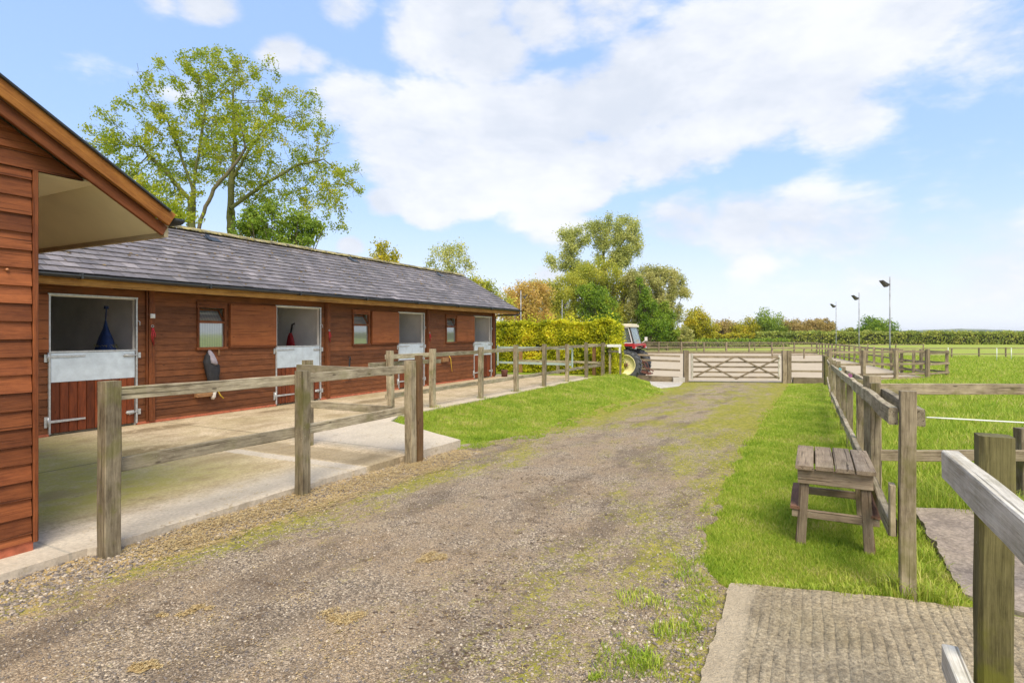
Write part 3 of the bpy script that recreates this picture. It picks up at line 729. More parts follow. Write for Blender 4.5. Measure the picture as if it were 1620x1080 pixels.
def straw(name, spots, label, zf=None):
    rg = np.random.default_rng(21); Vs = []; Rs = []; n = 0
    for (x, y, sx, sy, k, h, L) in spots:
        for _ in range(k):
            da, db = rg.normal(0, sx), rg.normal(0, sy)
            cx = x+da*U[0]+db*Nn[0]; cy = y+da*U[1]+db*Nn[1]
            a_, b_ = ab(cx, cy)
            z = (0.0 if (b_ < -4.48) else float(zg(cx, cy))+0.006+(.010 if (b_ < -3.8 and a_ < 7) else 0))+0.004+abs(rg.normal(0, h))*math.exp(-(da/sx)**2-(db/sy)**2)
            t = rg.uniform(0, 6.28); l = rg.uniform(.3, 1)*L; w = rg.uniform(.0015, .003); ti = rg.uniform(-.25, .25)*l*0.4
            c, s = math.cos(t), math.sin(t)
            Vs += [(cx-c*l/2+s*w, cy-s*l/2-c*w, z-ti*0.3), (cx-c*l/2-s*w, cy-s*l/2+c*w, z-ti*0.3+.001), (cx+c*l/2-s*w, cy+s*l/2+c*w, z+abs(ti)), (cx+c*l/2+s*w, cy+s*l/2-c*w, z+abs(ti))]
            Rs += [rg.random()]*4; n += 1
    b = np.arange(n)*4
    o = np_mesh(name, Vs, np.stack([b, b+1, b+2, b+3], 1), M['straw'], attrs={'rnd': ('FLOAT', Rs)})
    tag(o, label, 'straw', None, 'stuff')
ss = []
for k in range(90):
    x, y = XY(random.uniform(2.4, 6.6), random.uniform(-4.40, -3.85)); ss.append((x, y, .16, .07, 130, .005, .04))
for k in range(30):
    x, y = XY(random.uniform(6.6, 14), random.uniform(-4.6, -3.6)); ss.append((x, y, .25, .12, 40, .004, .06))
for k in range(50):
    x, y = XY(random.uniform(2.6, 12), random.uniform(-9.6, -5.2)); ss.append((x, y, .3, .2, 14, .003, .05))
for k in range(150):
    x, y = G(random.uniform(120, 1000), random.uniform(700, 1075)); ss.append((x, y, .05, .04, 22, .003, .015))
straw('straw_litter', ss, 'dry straw litter strewn along yard kerb and slab')
for (px, py, r, lb) in ((303, 966, .05, 'small straw clump on gravel straight before the nearest fence post'), (540, 976, .06, 'straw clump on gravel at lower middle of the track'), (680, 882, .05, 'straw clump on gravel below the corner fence post'), (222, 1060, .035, 'tiny straw clump on gravel in bottom left corner')):
    x, y = G(px, py); straw('straw_clump', [(x+random.gauss(0, r*1.1), y+random.gauss(0, r*.8), r*random.uniform(.2, .6), r*random.uniform(.15, .4), random.randint(60, 170), .009, .02) for _ in range(8)], lb)
    o = COL.objects[-1]; o['group'] = 'straw clumps dropped on the track'; o['category'] = 'straw clump'
# ------------------------------------------------------------------ stable block
WB = -9.91          # front wall line
A0, A1 = -4.0, 17.60
Ud = Vector((U[0], U[1], 0)); Nd = Vector((Nn[0], Nn[1], 0)); Zd = Vector((0, 0, 1))
st = thing('stable_block', P(10, -11.8, 0), 'long low brown timber stable block with grey slate roof and four open half doors', 'stable')
doors = [(4.35, 5.55), (8.37, 9.56), (12.37, 13.49), (16.28, 17.40)]
wins = [(6.62, 7.20), (10.60, 11.20), (14.62, 15.20)]
openings = [(a, b, 0.0, 2.06) for a, b in doors]+[(a, b, 1.25, 2.0) for a, b in wins]
def cladding(mb, a0, a1, z0, z1, b, hb=0.110, th=0.016, holes=(), face=1, frame='b'):
    """lapped boards along the a direction on the line b (or along b on the line a)"""
    k0 = int(z0/hb)-1; k1 = int(z1/hb)+2
    for k in range(k0, k1):
        zb = max(k*hb, z0); zt = min((k+1)*hb, z1)
        if zt-zb < 0.005: continue
        iv = [(a0, a1)]
        for (h0, h1, y0, y1) in holes:
            if y0 < zt-0.01 and y1 > zb+0.01:
                nv = []
                for (s, e) in iv:
                    if h1 <= s or h0 >= e: nv.append((s, e)); continue
                    if h0 > s: nv.append((s, h0))
                    if h1 < e: nv.append((h1, e))
                iv = nv
        for (s, e) in iv:
            # random board lengths
            cuts = [s]
            while e-cuts[-1] > 4.2: cuts.append(cuts[-1]+random.uniform(2.4, 3.9))
            cuts.append(e)
            for c0, c1 in zip(cuts[:-1], cuts[1:]):
                c1 -= 0.002
                f = lambda a, o, z: (P(a, b+o*face, z) if frame == 'b' else P(b+o*face, a, z))
                o0, o1 = th, th*0.35
                V = [f(c0, o0, zb), f(c1, o0, zb), f(c1, o1, zt+0.004), f(c0, o1, zt+0.004), f(c0, -0.01, zb), f(c1, -0.01, zb), f(c1, -0.01, zt), f(c0, -0.01, zt)]
                gc = [(c0, 0, zb), (c1, 0, zb), (c1, 0, zt), (c0, 0, zt)]*2
                mb.add(V, [(0, 1, 2, 3), (5, 4, 7, 6), (4, 5, 1, 0), (4, 0, 3, 7), (1, 5, 6, 2)], gc)
mb = MB(); cladding(mb, A0, A1, 0.03, 2.34, WB, holes=openings)
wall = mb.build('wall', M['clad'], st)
# inner lining, partitions, back wall, ceiling
mb = MB()
edges = [A0]+[x for o in sorted(openings) for x in o[:2]]+[A1]
D = 3.75
def ibox(mb, a0, a1, b0, b1, z0, z1, rnd=None): mb.box(P((a0+a1)/2, (b0+b1)/2, (z0+z1)/2), (abs(a1-a0), abs(b1-b0), z1-z0), Ud, rnd)
ops = sorted(openings); cur = A0
for (o0, o1, z0, z1) in ops:
    ibox(mb, cur, o0, WB-0.07, WB-0.012, 0.0, 2.35)
    if z0 > 0: ibox(mb, o0, o1, WB-0.07, WB-0.012, 0.0, z0)
    ibox(mb, o0, o1, WB-0.07, WB-0.012, z1, 2.35); cur = o1
ibox(mb, cur, A1, WB-0.07, WB-0.012, 0.0, 2.35)
ibox(mb, A0, A1, WB-D-0.06, WB-D, 0, 2.35)
for a in (1.6, 5.72, 9.72, 13.66, A1-0.06): ibox(mb, a-0.05, a+0.05, WB-D, WB-0.075, 0.002, 2.345)
mb.build('lining', M['stable_in'], st)
mb = MB(); ibox(mb, A0, A1, WB-D, WB-0.07, 2.36, 2.38); mb.build('ceiling', M['stable_in'], st)
mb = MB(); ibox(mb, A0, A1, WB-D, WB-0.075, 0.002, 0.02); mb.build('floor', M['pale_in'], st)
mb = MB(); cladding(mb, WB-D, WB-0.0, 0.03, 2.34, A1, frame='a', face=1); mb.build('end_wall', M['clad'], st)
mb = MB(); ibox(mb, A0, 4.33, WB, WB+0.03, -0.001, 0.035)
for (x0, x1) in ((5.57, 8.35), (9.58, 12.35), (13.51, 16.26), (17.42, 17.64)): ibox(mb, x0, x1, WB, WB+0.035, -0.001, 0.04)
mb.build('plinth', M['redbrick'], st)
for a in (5.80, 9.80, 13.72, A1-0.01):
    mb = MB(); mb.plank(P(a, WB+0.03, 0.03), P(a, WB+0.03, 2.28), 0.10, 0.05, up=Nd, rnd=.5); mb.build('pilaster', M['trim'], st)
    mb = MB(); mb.plank(P(a-0.075, WB+0.03, 0.03), P(a-0.075, WB+0.03, 2.28), 0.03, 0.03, up=Nd, rnd=.1); mb.build('corner_bead', M['trim'], st)

def make_door(a0, a1):
    fr = MB()
    for a in (a0-0.012, a1+0.012): fr.plank(P(a, WB+0.012, 0.03), P(a, WB+0.012, 2.075), 0.028, 0.05, up=Nd)
    fr.plank(P(a0-0.03, WB+0.012, 2.085), P(a1+0.03, WB+0.012, 2.085), 0.05, 0.028)
    fr.build('door_frame', M['galv2'], st)
    d = MB(); n = 10; w = (a1-a0-0.02)/n
    for i in range(n):
        a = a0+0.01+w*(i+.5); d.plank(P(a, WB-0.005, 0.04), P(a, WB-0.005, 1.20), w-0.006, 0.03, up=Nd, ch=.006)
    door = d.build('door', M['door_wood'], st)
    k = MB(); ibox(k, a0+0.012, a1-0.012, WB+0.0125, WB+0.0155, 0.785, 1.215)
    for i in range(9):
        a = a0+0.05+(a1-a0-0.1)*i/8; k.tube([P(a, WB+0.015, .80), P(a, WB+0.018, .80)], .006, 6)
    k.build('kick_plate', M['galv'], door)
    k = MB(); ibox(k, a0+0.004, a1-0.004, WB-0.03, WB+0.022, 1.218, 1.245); k.build('capping', M['galv2'], door)
    for z in (0.21, 1.165):
        h = MB(); h.plank(P(a0-0.02, WB+0.024, z), P(a0+0.46, WB+0.024, z), 0.008, 0.04, taper=.7); h.tube([P(a0-0.03, WB+0.03, z-.07), P(a0-0.03, WB+0.03, z+.07)], .013, 8); ibox(h, a0-0.075, a0-0.035, WB+0.016, WB+0.024, z-.08, z+.08)
        h.build('hinge', M['galv2'], door)
    for z, l in ((0.22, .16), (1.15, .2)):
        h = MB(); h.tube([P(a1-l, WB+0.035, z), P(a1+0.06, WB+0.035, z)], .010, 8); ibox(h, a1-l+.02, a1-.03, WB+0.017, WB+0.026, z-.03, z+.03); ibox(h, a1+0.03, a1+0.07, WB+0.018, WB+0.045, z-.045, z+.045)
        if z < 1: h.tube([P(a1-.1, WB+0.04, z), P(a1-.13, WB+0.09, z-.03), P(a1-.15, WB+0.10, z+.02)], .008, 6)
        h.build('bolt', M['galv2'], door)
    h = MB(); h.tube([P(a1+.03, WB+0.03, 1.72), P(a1+.05, WB+0.05, 1.70), P(a1+.05, WB+.05, 1.64)], .008, 6); h.build('hook', M['galv2'], st)
def make_leaf(a0, a1):
    m = MB(); ibox(m, a0, a1, WB+0.03, WB+0.062, 1.265, 2.075, .5); lf = m.build('top_door', M['ply'], st)
    m = MB(); ibox(m, a0-0.02, a1+0.002, WB+0.018, WB+0.0285, 1.20, 2.09, .3); m.build('backing_frame', M['trim'], lf)
    m = MB(); ibox(m, a0-0.015, a1, WB+0.018, WB+0.07, 1.232, 1.258, .3); m.build('bottom_ledge', M['trim'], lf)
for (a0, a1) in doors:
    make_door(a0, a1); make_leaf(a0-1.10, a0-0.035)
def make_window(a0, a1):
    z0, z1, zm = 1.25, 2.0, 1.72
    f = MB()
    for a in (a0+.02, a1-.02): f.plank(P(a, WB+0.01, z0), P(a, WB+0.01, z1), .04, .06, up=Nd)
    f.plank(P(a0-.02, WB+0.014, z0-.02), P(a1+.02, WB+0.014, z0-.02), .08, .05); f.plank(P(a0, WB+0.01, zm), P(a1, WB+0.01, zm), .06, .045); f.plank(P(a0-.01, WB+0.012, z1+.04), P(a1+.01, WB+0.012, z1+.04), .06, .12)
    w = f.build('window', M['trim'], st)
    p = MB(); p.add([P(a0+.04, WB, z0), P(a1-.04, WB, z0), P(a1-.04, WB, zm-.02), P(a0+.04, WB, zm-.02), P(a0+.04, WB-.008, z0), P(a1-.04, WB-.008, z0), P(a1-.04, WB-.008, zm-.02), P(a0+.04, WB-.008, zm-.02)], [(0, 1, 2, 3), (5, 4, 7, 6), (3, 2, 6, 7), (4, 5, 1, 0), (0, 3, 7, 4), (1, 5, 6, 2)], [(x, 0, z) for z in (0, .5) for x in (0, a1-a0, a1-a0, 0)])
    p.build('pane', M['pane'], w)
    # hopper light, hinged at the bottom rail and tipped inwards
    s = MB(); t = 0.14
    lo = lambda a: P(a, WB, zm+.025); hi = lambda a: P(a, WB-t, z1-.05)
    s.plank(lo(a0+.05), hi(a0+.05), .03, .03, up=Nd); s.plank(lo(a1-.05), hi(a1-.05), .03, .03, up=Nd); s.plank(hi(a0+.04), hi(a1-.04), .03, .03)
    s.build('hopper_frame', M['trim'], w)
    p = MB(); p.prism([lo(a0+.06), lo(a1-.06), hi(a1-.06), hi(a0+.06)], Nd*-.006); p.build('hopper_pane', M['pane'], w)
for a0, a1 in wins: make_window(a0, a1)

# roof
RB = -11.79; RZ = 3.72; EB = -9.43; EZ = 2.385; RA0, RA1 = -6.0, 18.62
run = RB-EB; rise = RZ-EZ; sl = math.hypot(run, rise)
pr = Vector(P(0, RB, RZ)-P(0, EB, EZ)).normalized(); nrm = Vector((Nd*rise/sl+Zd*abs(run)/sl)).normalized()
mb = MB(); mb.prism([P(RA0, EB, EZ-.045), P(RA1, EB, EZ-.045), P(RA1, RB, RZ-.045), P(RA0, RB, RZ-.045)], Vector((0, 0, .02)))
mb.prism([P(RA0, 2*RB-EB, EZ-.045), P(RA1, 2*RB-EB, EZ-.045), P(RA1, RB, RZ-.0451), P(RA0, RB, RZ-.0451)], Vector((0, 0, .02)))
roof = mb.build('roof', M['dark'], st)
mb = MB(); nc = 14; ex = (sl-0.04)/nc
for side in (1, -1):
    prs = pr if side == 1 else Vector((-pr.x, -pr.y, pr.z)); nrs = nrm if side == 1 else Vector((-nrm.x, -nrm.y, nrm.z))
    base_b = EB if side == 1 else 2*RB-EB
    sw = 0.21 if side == 1 else 1.2
    for c in range(nc):
        a = RA0+(0.5 if c % 2 else 0)*sw-sw
        while a < RA1+0.02:
            a0 = max(a, RA0)+.002; a1 = min(a+sw, RA1)-random.uniform(.001, .006); a += sw
            if a1-a0 < .03 or (side == 1 and a1 < -2): continue
            base = P(0, base_b, EZ-.02)+prs*(c*ex)+Vector((0, 0, 0))
            j = random.uniform(-.006, .006); l = random.uniform(0, .005); tl = random.uniform(-.0015, .0015)
            o = lambda aa, s, h: base+Ud*aa+prs*s+nrs*h
            t = .007
            V = [o(a0, j, .018+l+t), o(a1, j+random.uniform(-.004, .004), .018+l+t+tl), o(a1, ex+.03, .001+t), o(a0, ex+.03, .001+t), o(a0, j, .018+l-.004), o(a1, j, .018+l+tl-.004), o(a1, ex+.03, .001), o(a0, ex+.03, .001)]
            mb.add(V, [(0, 1, 2, 3), (4, 5, 1, 0), (0, 3, 7, 4), (1, 5, 6, 2)])
mb.build('slates', M['slate'], roof)
mb = MB(); a = RA0
while a < RA1:
    l = .45; e = min(a+l-.006, RA1); k = []
    w = .13; hh = random.uniform(-.006, .006)
    V = []; gc = []
    for aa in (a, e):
        for (s, h) in ((-w, -.055), (-w*.5, .0), (0, .03), (w*.5, .0), (w, -.055)): V.append(P(aa, RB+s, RZ+.03+h+hh)); gc.append((aa, s, h))
    mb.add(V, [(i, i+1, i+6, i+5) for i in range(4)]+[(0, 5, 6, 7, 8, 9, 4, 3, 2, 1)], gc); a += l
mb.build('ridge_tiles', M['ridge'], roof)
# moss lumps on the ridge
rg = np.random.default_rng(3); mb = MB()
for k in range(420):
    a = rg.uniform(2.5, RA1); s = rg.uniform(-.15, .15); r = rg.uniform(.008, .026); c = P(a, RB+s, RZ+.055-abs(s)*.55)
    V = [c+Vector((math.cos(t)*r*1.4, math.sin(t)*r*1.4, -r*.4)) for t in (0, 1.05, 2.1, 3.14, 4.2, 5.2)]+[c+Vector((0, 0, r*.7))]
    mb.add(V, [(i, (i+1) % 6, 6) for i in range(6)])
mb.build('moss', plain('roof_moss', (0.28, 0.23, 0.07), 1, 0, .5, 20), roof)['kind'] = 'stuff'
mb = MB()
for k in range(700):
    a = rg.uniform(2.0, RA1); s = rg.random()**.7*sl*.97; c = P(a, EB, EZ-.02)+pr*s+nrm*.026; r = rg.uniform(.008, .028)
    V = [c+Ud*math.cos(t)*r*1.3+pr*math.sin(t)*r*.8*rg.uniform(.6, 1.2) for t in (0, 1.05, 2.1, 3.14, 4.2, 5.2)]+[c+nrm*r*.5]
    mb.add(V, [(i, (i+1) % 6, 6) for i in range(6)])
mb.build('roof_litter', plain('roof_litter', (0.17, 0.12, 0.06), 1, 0, .7, 6), roof)['kind'] = 'stuff'
for px, py in ((341, 383), (563, 415), (700, 438)):
    # lifted vent slates: intersect the sight line with the roof slope
    d = Vector(((px-810)/F, 1, (HOR-py)/F)); o_ = Vector((0, 0, CAM_H)); q = P(0, EB, EZ); t = (q-o_).dot(nrm)/d.dot(nrm); c = o_+d*t
    v = MB(); v.prism([c-Ud*.16+nrm*.01, c+Ud*.16+nrm*.01, c+Ud*.15+pr*.22+nrm*.005, c-Ud*.15+pr*.22+nrm*.005], nrm*.012)
    v.prism([c-Ud*.15+nrm*.022, c-Ud*.09+nrm*.022, c-Ud*.05+pr*.2+nrm*.06, c-Ud*.15+pr*.2+nrm*.06], nrm*.012)
    v.build('vent_slate', M['gutter'], roof)
mb = MB(); mb.plank(P(RA0, EB-.02, EZ-.115), P(RA1, EB-.02, EZ-.115), .025, .145, segs=40, wob=.004, rnd=.8); mb.build('fascia', M['amber'], st)
mb = MB(); ibox(mb, RA0, RA1, WB+.0, EB-.034, EZ-.16, EZ-.15); mb.build('eaves_soffit', M['soffit2'], st)
mb = MB(); gb = EB+.055; gz = EZ-.035; gr = .052; V = []; gc = []
for aa in (RA0, RA1+.03):
    for i in range(9):
        t = math.pi*i/8; V.append(P(aa, gb-gr*math.cos(t), gz-gr*math.sin(t))); gc.append((aa, i, 0))
    for i in range(9):
        t = math.pi*(8-i)/8; V.append(P(aa, gb-(gr-.006)*math.cos(t), gz-(gr-.006)*math.sin(t))); gc.append((aa, i, 1))
mb.add(V, [(i, (i+1) % 18, 18+(i+1) % 18, 18+i) for i in range(18)]+[tuple(range(9)), ][:1]+[tuple(range(18, 27))], gc, smooth=True)
a = 0.5
while a < RA1:
    mb.box(P(a, gb, gz-.02), (.03, .115, .075), Ud); a += 2.0
gut = mb.build('gutter', M['gutter'], st)
mb = MB(); mb.tube([P(RA1-.02, gb, gz-.03), P(RA1-.02, gb, gz-.13), P(RA1-.10, gb-.03, gz-.17), P(A1+.08, WB+.12, gz-.20), P(A1+.06, WB+.04, gz-.26), P(A1+.06, WB+.04, .05)], .032, 10); mb.build('downpipe', M['gutter'], st)
# verge at the far gable
for s, e in ((EB, RB), (2*RB-EB, RB)):
    mb = MB(); mb.plank(P(RA1-.03, s, EZ-.12), P(RA1-.03, e, RZ-.12), .03, .13, up=(0, 0, 1), rnd=.6); mb.build('barge_board', M['amber'], st)
mb = MB()
for k in range(13):
    z = 2.34+k*.105; w = (RZ-.1-z)/rise*abs(run)
    if w > 0.05: mb.box(P(A1+.01, RB, z+.05), (.02, 2*w, .10), Ud)
mb.build('gable_boards', M['clad'], st)

# ------------------------------------------------------------------ near wing with the big overhang
wg = thing('stable_wing', P(-1, -8, 0), 'near orange brown boarded stable wing with deep cream overhang at left edge', 'stable')
GB = -4.81; GA = 2.03; CH = 2.634
mb = MB(); cladding(mb, -6.0, GA-.03, 0.07, CH-.01, GB, hb=.122, th=.026)
cladding(mb, -9.3, GB-0.005, 0.07, CH, GA-.03, hb=.122, th=.02, frame='a', face=1)
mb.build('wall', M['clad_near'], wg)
mb = MB(); ibox(mb, -6, GA-.05, GB-.05, GB-.012, 0, CH); ibox(mb, GA-.1, GA-.045, -9.3, GB-.05, 0, CH); mb.build('lining', M['stable_in'], wg)
mb = MB(); mb.plank(P(GA-.012, GB+.012, .06), P(GA-.012, GB+.012, CH), .03, .045, up=Nd, rnd=.5); mb.build('corner_trim', M['clad_near'], wg)
mb = MB(); ibox(mb, -6, GA-.02, GB-.05, GB+.012, -.05, .068); mb.build('plinth', M['redbrick'], wg)
mb = MB(); sph = lambda a, z: mb.lathe(P(a, GB+.02, z), Nd, [(0, .0001), (.001, .011), (.008, .009), (.012, .0001)], 10)
sph(1.86, 1.93); mb.build('screw_cap', plain('brown_cap', (.42, .17, .07), .5), wg)
mb = MB(); sph(1.72, .62); mb.build('screw_cap', plain('brown_cap', (.42, .17, .07), .5), wg)
# gable above: boards cut by the rake
slp = 0.597; AE, ZE = 2.88, 2.50      # rake top line at the eave end
def rz(a): return ZE+(AE-a)*slp        # top of the roof over a
RI = -1.0
mb = MB(); hb = .122; zc = CH-.0
k = 0
while zc < rz(RI)-.1:
    z0, z1 = zc, zc+hb
    ar0 = AE-(z0+.20-ZE)/slp; ar1 = AE-(z1+.20-ZE)/slp
    al0 = 2*RI-ar0; al1 = 2*RI-ar1
    if ar0 > RI:
        th = .028; V = []; gc = []
        A_ = [(al0, z0, th), (ar0, z0, th), (max(ar1, RI), z1+.004, .009), (min(al1, RI), z1+.004, .009)]
        V = [P(a, GB+o, z) for a, z, o in A_]+[P(a, GB-.012, z) for a, z, o in A_]; gc = [(a, 0, z) for a, z, o in A_]*2
        mb.add(V, [(0, 1, 2, 3), (5, 4, 7, 6), (4, 5, 1, 0)], gc)
    zc += hb
mb.build('gable_boards', M['clad_near'], wg)
# roof slabs, both slopes
roofb0, roofb1 = GB+.16, -12.0
mb = MB()
for s in (1, -1):
    f = lambda a: RI+s*(a-RI)
    mb.prism([P(f(AE), roofb0, ZE-.03), P(f(AE), roofb1, ZE-.03), P(f(RI), roofb1, rz(RI)-.03), P(f(RI), roofb0, rz(RI)-.03)], Vector((0, 0, .03)))
wr = mb.build('roof', M['slate'], wg)
# barge boards (outer amber, inner darker red, set back)
for s in (1, -1):
    f = lambda a: RI+s*(a-RI)
    nmb = MB(); nmb.plank(P(f(AE+.0), roofb0+.015, ZE-.075), P(f(RI), roofb0+.015, rz(RI)-.075), .03, .115, up=Zd, segs=20, wob=.002, rnd=.7); nmb.build('barge_board', M['amber2'], wg)
    nmb = MB(); nmb.plank(P(f(AE-.03), roofb0-.03, ZE-.165), P(f(RI), roofb0-.03, rz(RI)-.183), .03, .085, up=Zd, rnd=.3); nmb.build('inner_barge', M['clad_near'], wg)
    nmb = MB(); nmb.plank(P(f(AE-.02), roofb0+.02, ZE-.005), P(f(RI), roofb0+.02, rz(RI)-.005), .06, .018, up=Zd); nmb.build('verge_strip', M['gutter'], wg)
# soffit: flat ceiling then slope down to the eave
mb = MB(); AC = 2.425
mb.prism([P(GA-.02, GB+.02, CH), P(AC, GB+.02, CH), P(AC, -9.3, CH), P(GA-.02, -9.3, CH)], Vector((0, 0, .012)))
mb.build('flat_soffit', M['soffit'], wg)
mb = MB(); mb.prism([P(AC+.001, GB+.10, CH-.002), P(AE-.04, GB+.10, 2.325), P(AE-.04, -9.3, 2.325), P(AC+.001, -9.3, CH-.002)], Vector((0, 0, .012))); mb.build('sloped_soffit', M['soffit'], wg)
mb = MB(); mb.plank(P(AE-.02, roofb0-.02, 2.352), P(AE-.02, -9.35, 2.352), .035, .13, up=Zd, rnd=.5); mb.build('eaves_fascia', M['soffit2'], wg)
mb = MB(); V = []; gc = []
for bb in (roofb0+.01, -9.3):
    for i in range(9):
        t = math.pi*i/8; V.append(P(AE+.065-.055*math.cos(t), bb, 2.45-.055*math.sin(t))); gc.append((bb, i, 0))
    for i in range(9):
        t = math.pi*(8-i)/8; V.append(P(AE+.065-.049*math.cos(t), bb, 2.45-.049*math.sin(t))); gc.append((bb, i, 0))
mb.add(V, [(i, (i+1) % 18, 18+(i+1) % 18, 18+i) for i in range(18)]+[tuple(range(9))], gc, smooth=True); mb.build('gutter', M['gutter'], wg)

# ------------------------------------------------------------------ small things hung on the stables
def bag(name, pts_w, mat, loc, label, cat, group=None, nn=16, seed=1):
    """soft hanging body: list of (z, half width a, half depth b, shift a)"""
    mb = MB(); V = []; c = Vector(loc)
    for i, (z, wa, wb, sa) in enumerate(pts_w):
        for j in range(nn):
            t = 2*math.pi*j/nn; k = 1+.42*mnoise.noise(Vector((math.cos(t)*3.0+seed, math.sin(t)*3.0, z*14)))
            V.append(c+Ud*(sa+wa*math.cos(t)*k)+Nd*(wb*math.sin(t)*k+wb)+Zd*z)
    n = len(pts_w); Fc = [(i*nn+j, i*nn+(j+1) % nn, (i+1)*nn+(j+1) % nn, (i+1)*nn+j) for i in range(n-1) for j in range(nn)]+[tuple(range(nn)), tuple((n-1)*nn+j for j in range(nn))]
    mb.add(V, Fc, None, .5, True); o = mb.build(name, mat, None, loc); return tag(o, label, cat, group)
# blue hay net on the partition wall of the first stable: hangs at b about -11.6 on partition a=5.66
hn = thing('hay_net', P(5.58, -11.1, 1.3), 'dark blue hay net full of hay hanging inside the nearest stable', 'hay net')
c = P(5.62, -10.42, 0)
mb = MB(); V = []; nn = 20
prof = [(1.72, .02), (1.6, .05), (1.45, .13), (1.3, .19), (1.15, .24), (1.0, .23), (.88, .14)]
for z, r in prof:
    for j in range(nn):
        t = 2*math.pi*j/nn; k = 1+.15*mnoise.noise(Vector((math.cos(t)*2, math.sin(t)*2, z*5))); V.append(c+Nd*(r*math.cos(t)*k)-Ud*(.25)+Ud*(r*.6*math.sin(t)*k)+Zd*z)
Fq = [(i*nn+j, i*nn+(j+1) % nn, (i+1)*nn+(j+1) % nn, (i+1)*nn+j) for i in range(len(prof)-1) for j in range(nn)]
mb.add(V, Fq+[tuple((len(prof)-1)*nn+j for j in range(nn))], None, .5, True); o = mb.build('net', M['blue_net'], hn)
mb = MB(); V2 = [(Vector(v)-c)*1.0+c for v in V[3*nn:]]
for k in range(500):
    v = Vector(random.choice(V[3*nn:])); w = Vector((random.uniform(-.06, .06), random.uniform(-.06, .06), random.uniform(-.07, .07)))
    s = (v-(c-Ud*.25)); s.z = 0; v = v+s.normalized()*.012
    mb.add([v+w*.5, v-w*.5, v-w*.5+Vector((.004, 0, .004))], [(0, 1, 2)])
mb.build('hay', M['hay'], hn)['kind'] = 'stuff'
mb = MB(); mb.tube([c-Ud*.24+Zd*1.94, c-Ud*.25+Zd*1.70], .010, 6); mb.box(c-Ud*.24+Zd*1.94, (.05, .05, .05), Ud); mb.build('cord', M['blue_net'], hn)
# red head collar seen through the second door
hc = thing('head_collar', P(9.6, -11.5, 1.3), 'red head collar hanging on a dark hook inside the second stable', 'head collar')
c = P(9.60, -10.82, 0); mb = MB(); V = []
for z, r in ((1.52, .02), (1.45, .07), (1.32, .12), (1.2, .15), (1.12, .10)):
    for j in range(12):
        t = 2*math.pi*j/12; V.append(c+Nd*(r*math.cos(t)*(1+.2*mnoise.noise(Vector((j, z*6, 0)))))+Ud*(.04*math.sin(t)-.05)+Zd*z)
mb.add(V, [(i*12+j, i*12+(j+1) % 12, (i+1)*12+(j+1) % 12, (i+1)*12+j) for i in range(4) for j in range(12)], None, .5, True); mb.build('straps', M['redrope'], hc)
mb = MB(); mb.tube([P(9.67, -10.82, 1.74), P(9.60, -10.82, 1.72), P(9.56, -10.82, 1.52)], .02, 8); mb.build('hook', M['black'], hc)
# lead ropes, tie rings and small boxes on the timber posts
def lead_rope(a, z, lab, ln=.30):
    t = thing('lead_rope', P(a, WB+.06, z), lab, 'lead rope', 'red lead ropes hung on the stable front')
    m = MB()
    for k in range(3): m.tube([P(a-.01+k*.01, WB+.07, z), P(a-.03+k*.03, WB+.09, z-ln*.4), P(a-.012+k*.01, WB+.08, z-ln*(.8+.1*k))], .008, 6)
    m.build('rope', M['redrope'], t)
    m = MB(); m.tube([P(a+.02*math.cos(q), WB+.065, z+.03+.02*math.sin(q)) for q in np.linspace(0, 6.28, 13)], .004, 6, cap=False); m.build('ring', M['galv2'], t)
lead_rope(5.80, 1.60, 'red lead rope on the timber post beside the nearest stable door')
lead_rope(9.80, 1.55, 'red lead rope on the timber post beside the second stable door', .24)
lead_rope(13.72, 1.50, 'red lead rope on the timber post beside the third stable door', .22)
m = MB(); m.box(P(5.80, WB+.065, 1.80), (.075, .02, .075), Ud, ch=.006); m.tube([P(5.80, WB+.07, 1.80), P(5.80, WB+.082, 1.80)], .02, 12)
tag(m.build('switch_box', M['white'], None, P(5.8, WB+.06, 1.8)), 'small white switch box on timber post right of the nearest door', 'switch box')
# jacket like rug on the hook beneath the first window
rug = thing('hanging_rug', P(6.85, WB+.02, 1.1), 'black and grey rug bundle hanging below the first window', 'rug')
o = bag('lower', [(1.17, .03, .02, -.02), (1.10, .06, .05, -.05), (1.0, .10, .06, -.04), (.92, .13, .07, .0), (.80, .14, .07, .02), (.66, .10, .07, .03), (.52, .08, .06, .02), (.46, .03, .04, .02)], M['black'], P(6.85, WB+.03, 0), None, None); o.name = 'dark_cloth'; o.parent = rug; o.location = Vector(P(6.85, WB+.03, 0))-Vector(rug.location)
o = bag('upper', [(1.20, .02, .02, -.01), (1.13, .05, .05, -.01), (1.04, .07, .075, .0), (.97, .08, .085, .03), (.93, .04, .08, .05)], M['greycloth'], P(6.85, WB+.03, 0), None, None, seed=5); o.name = 'grey_cloth'; o.parent = rug; o.location = Vector(P(6.85, WB+.03, 0))-Vector(rug.location)
o = bag('strap', [(.50, .03, .07, .04), (.42, .02, .06, .05), (.34, .035, .05, .05), (.29, .02, .03, .05)], M['white'], P(6.85, WB+.03, 0), None, None, seed=8); o.name = 'white_strap'; o.parent = rug; o.location = Vector(P(6.85, WB+.03, 0))-Vector(rug.location)
m = MB(); m.box(P(7.04, WB+.03, 1.17), (.03, .03, .15), Ud); tag(m.build('wooden_peg', M['orange_post'], None, P(7.04, WB+.02, 1.1)), 'small wooden peg on the wall under the first window', 'peg')
